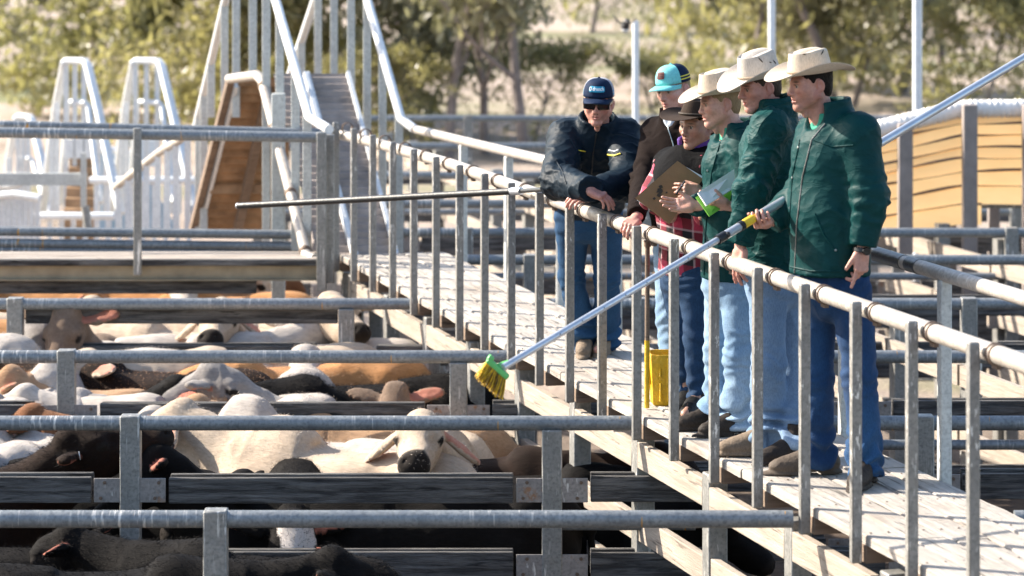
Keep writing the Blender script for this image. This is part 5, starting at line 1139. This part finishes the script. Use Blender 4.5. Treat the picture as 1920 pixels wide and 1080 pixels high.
p, Rm, bs, j = person((J['al'] + J['ar']) / 2 * np.array((1, 1, 0)) + np.array((0, 0, DK)), 'person in teal cap and dark brown zip jumper, hand gripping the rail', 'skin_fair', head, (-.62, -.74, -.20), -.08, dict(jaw=.95, seed=15), 'hair_blond', J=J,
    hands=(dict(w=pl(1191, 410, Y0 - .66), d=(-.35, -.75, -.25), n=(-.1, .2, -.95), sgn=1, curls=(.75, .8, .85, .9), thumb=(.5, .6), spread=.05),))
jk, cs = jacket(p, bs, j, 'brown_knit', wd, .04, (.150, .150, .155), 1.15, (.076, .068, .050), seed=41, fold=.004, cuffR=.03, col_r=.088, col_h=.05, open_front=fw)
undershirt(p, bs, j, 'pale_shirt', fw, .062)
detail(cs, jk, bs, [([(1248, 225), (1262, 270), (1268, 320)], .003, 'snap_metal', 'zip')])
jeans(p, bs, j, 'jeans_light', wd, .140, .095, .075, .078, 27, .05)
boot(p, bs, J['al'], J['tl'], 'boot_brown', 9); boot(p, bs, J['ar'], J['tr'], 'boot_brown', 10)
co_, onf = cap(p, Rm, head, bs, 'cap_teal', 'cap_navy', 'cap_teal', R(4), (1, 3), zoff=.032)
pa_ = patch(onf, co_, 'cap_patch', 'patch_brown', .058, .036, .052, .003, .2)
for zz in (.061, .052, .044):
    m = MB(); m.tube([Vector(onf(-.021 + .007 * i, zz, .0042)) for i in range(7)], .0014, 5); m.build('patch_stitching', M['ink_dark'], pa_)
# ------------------------------------------------------------------ man in sunglasses leaning on the rail
J = dict(pelvis=pl(1108, 372, 18.25), belly=pl(1110, 330, 18.05), chest=pl(1112, 285, 17.78), neck=pl(1120, 240, 17.66), sl=pl(1170, 258, 17.66), sr=pl(1064, 258, 17.70), el=pl(1180, 342, 17.36), er=pl(1048, 340, 17.40), wl=pl(1124, 356, 17.16), wr=pl(1096, 352, 17.10),
         hl=pl(1136, 405, 18.28), hr=pl(1072, 405, 18.30), kl=pl(1138, 520, 18.42), kr=pl(1072, 520, 18.48), al=foot(1138, 18.72), ar=foot(1098, 18.66), tl=foot(1120, 18.52, .04), tr=foot(1092, 18.46, .04))
J['nax'] = vec(.02, -.45, 1); head = pl(1122, 192, 17.56)
p, Rm, bs, j = person((J['al'] + J['ar']) / 2 * np.array((1, 1, 0)) + np.array((0, 0, DK)), 'man in navy cap, sunglasses and navy jacket leaning on the rail with crossed hands', 'skin_ruddy', head, (-.14, -.97, -.14), .03, dict(jaw=1.0, seed=22, stubble=.45), 'hair_brown', J=J,
    hands=(dict(w=pl(1100, 352, 17.06), d=(.80, -.20, -.42), n=(-.35, .35, -.75), sgn=1, curls=(.28, .32, .38, .48), thumb=(.45, .3), spread=.07, scale=1.05),
           dict(w=pl(1118, 362, 17.13), d=(-.95, -.15, -.22), n=(.1, .5, -.8), sgn=-1, curls=(.35, .4, .45, .5), thumb=(.45, .35), spread=.06, scale=1.05)))
jk, cs = jacket(p, bs, j, 'navy_nylon', (1, 0, 0), .0, (.205, .205, .20), 1.25, (.108, .100, .070), seed=51, fold=.009, col_r=.105, col_h=.075, cuffL=.22, cuffR=.22, sh=.09)
detail(cs, jk, bs, [([(1118, 250), (1112, 290), (1108, 345)], .0035, 'watch_black', 'zip'), ([(1042, 300), (1055, 322), (1062, 345)], .004, 'navy_nylon', 'sleeve_seam'), ([(1085, 282), (1097, 284)], .0035, 'ink_yellow', 'name_stitching'), ([(1140, 290), (1152, 292), (1164, 288)], .005, 'ink_yellow', 'badge'), ([(1142, 282), (1153, 284), (1160, 281)], .004, 'ink_white', 'badge_lettering'), ([(1070, 262), (1086, 290), (1095, 340)], .004, 'navy_nylon', 'yoke_seam')])
jeans(p, bs, j, 'jeans_navy', (1, 0, 0), .165, .098, .076, .076, 37, .05)
boot(p, bs, J['al'], J['tl'], 'boot_tan', 11); boot(p, bs, J['ar'], J['tr'], 'boot_tan', 12)
co_, onf = cap(p, Rm, head, bs, 'cap_navy', 'cap_mesh', 'cap_navy', R(2), (1, 3), zoff=.036)
pa_ = patch(onf, co_, 'cap_patch', 'patch_blue', .108, .030, .050, .003, .6)
v, f = text_flat('drench', .027); m = MB(); m.add([onf(q[0] + .010, q[1] + .051, .0045) for q in v], [t[::1] for t in f]); m.build('lettering', M['ink_white'], pa_)
m = MB(); m.tube([Vector(onf(-.043 + .007 * math.cos(a), .050 + .009 * math.sin(a), .0045)) for a in [2 * math.pi * k / 12 for k in range(13)]], .0022, 5, caps=False); m.build('logo_ring', M['ink_white'], pa_)
gl = MB(); G = lambda x, y, z: A(head) + Rm @ np.array((x, y, z)) - bs
for sg in (-1, 1):
    vs, fs = [], []
    for jx in range(7):
        for jz in range(5):
            x = .006 + .066 * jx / 6; z = (.017 - .038 * jz / 4) * (1 - .12 * (jx / 6) ** 3); y = .108 - 3.2 * max(0, x - .012) ** 2 - .004 * (jz / 4); vs.append(G(sg * x, y, z + .001))
    for jx in range(6):
        for jz in range(4): q = (jx * 5 + jz, jx * 5 + jz + 1, jx * 5 + jz + 6, jx * 5 + jz + 5); fs.append(q if sg < 0 else q[::-1])
    gl.add(vs, fs); gl.bar(G(sg * .071, .090, .012), G(sg * .080, -.01, .010), .004, .010)
gl.bar(G(-.008, .108, .012), G(.008, .108, .012), .004, .006); go = gl.build('sunglasses', M['lens_black'], p); q = go.modifiers.new('t', 'SOLIDIFY'); q.thickness = .0025
# ================================================================== things held or standing on the walkway
def top(name, mb, mat, label, cat, **kw): return tag(mb.build(name, mat, **kw), label, cat)
simple('alu', (.55, .58, .62), .3, .6, .1); simple('grip_black', (.012, .013, .015), .45, 0, .2); simple('grip_yellow', (.70, .48, .03), .5, 0, .1); simple('brush_green', (.14, .52, .14), .4, 0, .1); simple('paint_yellow', (.66, .40, .008), .35, 0, .2, 20, .5, 60)
simple('bristle_yellow', (.68, .42, .012), .55, 0, .4, 60); simple('bristle_brown', (.16, .09, .02), .6, 0, .4, 60); simple('kraft_board', (.27, .15, .065), .75, 0, .15, 8); simple('paper', (.80, .79, .80), .8, 0, .03); simple('pad_green', (.22, .60, .08), .5, 0, .08)
# brush on a telescopic pole
hd = P(948, 686, 13.3); hnd = P(1419, 406, 14.66); dv = (hnd - hd).normalized(); endp = hd + dv * 5.0
bp = empty('brush_pole', hd, 0, 'long silver telescopic pole with green brush head dripping yellow paint', 'paint brush'); L = lambda p: Vector(p) - hd
q1 = hd + dv * ((P(1352, 446, 14.45) - hd).length)
m = MB(); m.tube([L(hd - dv * .02), L(q1)], .0150, 14); m.build('pole', M['alu'], bp)
m = MB(); m.tube([L(q1 - dv * .02), L(endp)], .0205, 14); m.build('outer_pole', M['alu'], bp)
m = MB(); m.tube([L(q1 - dv * .03), L(q1 + dv * .03)], .022, 14); m.ball(L(q1 + V(.0, -.025, .0) + dv * .05), .014, 8); m.build('lock_collar', M['grip_black'], bp)
g0 = q1 + dv * .14
m = MB(); m.tube([L(g0), L(g0 + dv * .16)], .0212, 14); m.build('yellow_sleeve', M['grip_yellow'], bp)
for a in (0.0, .13): m = MB(); m.tube([L(g0 + dv * a), L(g0 + dv * (a + .03))], .0228, 14); m.build('black_band', M['grip_black'], bp)
_, sx, ux = frame_of(dv); m = MB(); nrm = V(0, -1, 0)
for k in range(1, 9):
    c = hd + dv * (.20 + .155 * k)
    if (c - hd).length < (q1 - hd).length - .05: m.lathe([(.0035, .0003), (0, .0004)], 8, L(c) + Vector((0, 0, 0)) + (nrm - dv * nrm.dot(dv)).normalized() * .0147, (dv, dv.cross(nrm).normalized(), (nrm - dv * nrm.dot(dv)).normalized()))
m.build('adjuster_holes', M['grip_black'], bp)
# head: a block set across the pole with bristles hanging on the far side
al = (P(950, 706, 13.3) - P(916, 676, 13.3)).normalized(); b0 = (P(922, 722, 13.3) - P(936, 690, 13.3)).normalized(); bd = (b0 - al * b0.dot(al)).normalized(); nn = al.cross(bd)
bc = (P(950, 706, 13.3) + P(916, 676, 13.3)) / 2
m = MB(); m.box(L(bc), (.115, .044, .024), (al, nn, bd)); m.tube([L(bc + dv * .005), L(hd + dv * .03)], [.021, .0165], 12); m.box(L(bc - bd * .012 - al * .05), (.025, .04, .025), (al, nn, bd)); m.build('brush_head', M['brush_green'], bp, bevel=.006)
rr = random.Random(4); m = MB()
for i in range(420):
    a, b = rr.uniform(-.055, .055), rr.uniform(-.020, .020); s = L(bc + al * a + nn * b + bd * .010); e = s + (b0 * rr.uniform(.055, .088) + al * (a * .25 + rr.uniform(-.012, .012)) + nn * (b * .4 + rr.uniform(-.01, .01))); m.tube([s, (s + e) / 2 + al * rr.uniform(-.004, .004), e], [.0016, .0018, .0012], 4, mi=0 if rr.random() < .7 else 1)
m.build('bristles', [M['bristle_yellow'], M['bristle_brown']], bp)
# black pole lying over the rail
a = P(447, 386, 19.9); b = P(975, 358, 18.55); c = P(1075, 352, 17.45); bk = empty('black_pole', b, 0, 'thin black pole with silver clamp lying across the balusters toward the man in sunglasses', 'pole'); L = lambda p: Vector(p) - b
m = MB(); m.tube([L(a), L(b)], .020, 14); m.build('shaft', M['grip_black'], bk); m = MB(); m.tube([L(b), L(c)], .013, 12); m.build('inner_shaft', M['grip_black'], bk)
m = MB(); m.tube([L(b - (b - a).normalized() * .06), L(b + (c - b).normalized() * .03)], .0235, 14); m.build('clamp', M['alu'], bk); m = MB(); m.ball(L(a), .0205, 8); m.build('end_cap', M['alu'], bk)
# paint bucket and paint stick
bx = P(1254, 700, 16.85); bx.z = DK + .004
bu = empty('paint_bucket', bx, 0, 'square yellow paint bucket caked in drips on the planks beside the black boots', 'bucket')
m = MB(); n = 24; vs = []; rr = random.Random(2)
for i, (z, r_) in enumerate(((0, .072), (.01, .078), (.10, .084), (.20, .089), (.262, .092), (.268, .090), (.268, .083), (.20, .080), (.06, .074))):
    for k in range(n):
        w_ = 2 * math.pi * k / n; sq = 1 / max(abs(math.cos(w_)), abs(math.sin(w_))) ** .7; d = rr.uniform(-.0035, .0035) if i < 6 else 0; r2 = r_ * 1.2; vs.append(((r2 * sq + d) * math.cos(w_), (r2 * sq + d) * math.sin(w_), z))
m.add(vs, [(i * n + k, i * n + (k + 1) % n, (i + 1) * n + (k + 1) % n, (i + 1) * n + k) for i in range(8) for k in range(n)] + [tuple(range(n - 1, -1, -1)), tuple(8 * n + k for k in range(n))]); pail = m
m = pail
for k in range(16):
    w_ = rr.uniform(2.6, 6.6); l_ = rr.uniform(.04, .14); z1 = rr.uniform(.12, .26); rad = .117; m.tube([(rad * math.cos(w_), rad * math.sin(w_), z1), (rad * .99 * math.cos(w_), rad * .99 * math.sin(w_), z1 - l_)], [.005, .0075], 6)
m.build('pail', M['paint_yellow'], bu)
m = MB(); m.tube([(-.085 + .17 * i / 10, -.03 - .05 * math.sin(math.pi * i / 10), .255 - .10 * math.sin(math.pi * i / 10)) for i in range(11)], .003, 6); m.build('handle', M['post_steel'], bu)
sk0 = P(1213, 758, 16.7); sk0.z = DK + .005; sk = empty('paint_stick', sk0, 0, 'upright brown stick smeared with yellow paint, standing beside the yellow bucket', 'stick')
tp_ = P(1214, 462, 16.62) - sk0; m = MB(); m.tube([(0, 0, 0), tp_ * .42], .0135, 10); m.build('painted_end', M['paint_yellow'], sk); m = MB(); m.tube([tp_ * .42, tp_], .0125, 10); m.build('shaft', M['bearer_wood'], sk); m = MB(); m.tube([tp_, tp_ * 1.035], .019, 10); m.build('collar', M['bolt_steel'], sk)
# clipboard, pen, notepad
cq = [P(1191, 371, 16.02), P(1270, 302, 16.22), P(1318, 336, 16.20), P(1255, 420, 16.0)]; cc = sum(cq, V(0, 0, 0)) / 4
def slab(qs, th, c):
    n_ = (qs[1] - qs[0]).cross(qs[3] - qs[0]).normalized()
    if n_.y > 0: n_ = -n_
    mb = MB(); mb.add([p - c + n_ * th / 2 for p in qs] + [p - c - n_ * th / 2 for p in qs], [(0, 1, 2, 3), (7, 6, 5, 4)] + [(i, 4 + i, 4 + (i + 1) % 4, (i + 1) % 4) for i in range(4)]); return mb, n_
m, n_ = slab(cq, .005, cc); cb_ = empty('clipboard', cc, 0, 'worn brown hardboard clipboard held by the woman in the dark hat', 'clipboard'); m.build('board', M['kraft_board'], cb_, smooth=False)
m, _ = slab([cq[0].lerp(cq[3], .06) - n_ * .006 , cq[1].lerp(cq[2], .06) - n_ * .006, cq[2] + (cq[2] - cq[3]).normalized() * .018 - n_ * .006, cq[3] + (cq[2] - cq[3]).normalized() * .012 - n_ * .006], .003, cc); m.build('paper_sheet', M['paper'], cb_, smooth=False)
m = MB()
for fx, fy, r_ in ((.30, .35, .022), (.36, .28, .016), (.24, .42, .014), (.33, .18, .010), (.45, .4, .007)):
    c0 = cq[0].lerp(cq[1], fy).lerp(cq[3].lerp(cq[2], fy), fx) - cc + n_ * .009; t1 = (cq[1] - cq[0]).normalized(); t2 = n_.cross(t1); m.add([c0 + (t1 * math.cos(2 * math.pi * k / 12) * r_ * rr.uniform(.6, 1.2) + t2 * math.sin(2 * math.pi * k / 12) * r_ * .7 * rr.uniform(.6, 1.2)) for k in range(12)], [tuple(range(12))])
m.build('ink_stains', M['felt_stain'], cb_, smooth=False)
a, b = P(1268, 364, 15.80), P(1284, 340, 15.90); pn = empty('pen', a, 0, 'short black pen in front of the brown clipboard', 'pen'); m = MB(); m.tube([(0, 0, 0), b - a], .0045, 8); m.build('barrel', M['grip_black'], pn); m = MB(); m.tube([(b - a) * .62, (b - a) * .66], .0052, 8); m.build('ring', M['alu'], pn)
nq = [P(1308, 362, 15.45), P(1376, 318, 15.56), P(1378, 352, 15.56), P(1324, 386, 15.42)]; nc = sum(nq, V(0, 0, 0)) / 4
npd = empty('notepad', nc, 0, 'white notepad with bright green backing held by the young man in the cream hat', 'notepad'); m, n2 = slab(nq, .012, nc); m.build('pages', M['paper'], npd, smooth=False)
m, _ = slab([q - n2 * .022 + V(0, 0, 0) for q in (P(1306, 366, 15.46), P(1376, 322, 15.57), P(1378, 372, 15.57), P(1332, 402, 15.44))], .006, nc); m.build('backing_board', M['pad_green'], npd, smooth=False)
# bird beside the pole
simple('bird_black', (.012, .012, .014), .5, 0, .2); simple('bird_white', (.5, .5, .5), .6)
bo = P(1172, 49, 31.5); bd_ = empty('bird', bo, 0, 'small black bird flying with raised wings beside the short white pole', 'bird')
S = Sdf((-.16, -.16, -.14), (.16, .16, .16), .008); S.ell((0, 0, 0), (.036, .07, .036), k=.02); S.ell((.012, -.05, .035), (.024, .028, .024), k=.02); S.cone((.014, -.075, .034), (.016, -.10, .03), .009, .004, .005); S.cone((0, .05, -.01), (0, .13, -.03), .022, .028, .02, flat=((0, 0, 1), 3)); v, f = S.mesh(); np_obj('body', v, f, M['bird_black'], bd_)
m = MB(); m.ball((0, -.03, -.022), .028, 8); m.build('breast', M['bird_white'], bd_)
for sg, tipz, tipx in ((-1, .075, .085), (1, .05, .085)):
    vs = [(sg * .02, -.04, .015), (sg * .05, -.05, .035), (sg * tipx, -.03, tipz), (sg * tipx * 1.05, .0, tipz + .004), (sg * .06, .04, .03), (sg * .02, .05, .012)]
    m = MB(); m.add(vs, [(0, 1, 4, 5), (1, 2, 3, 4)]); w_ = m.build('wing', M['bird_black'], bd_, smooth=False); q = w_.modifiers.new('t', 'SOLIDIFY'); q.thickness = .006

bd_.scale = (1.35,) * 3
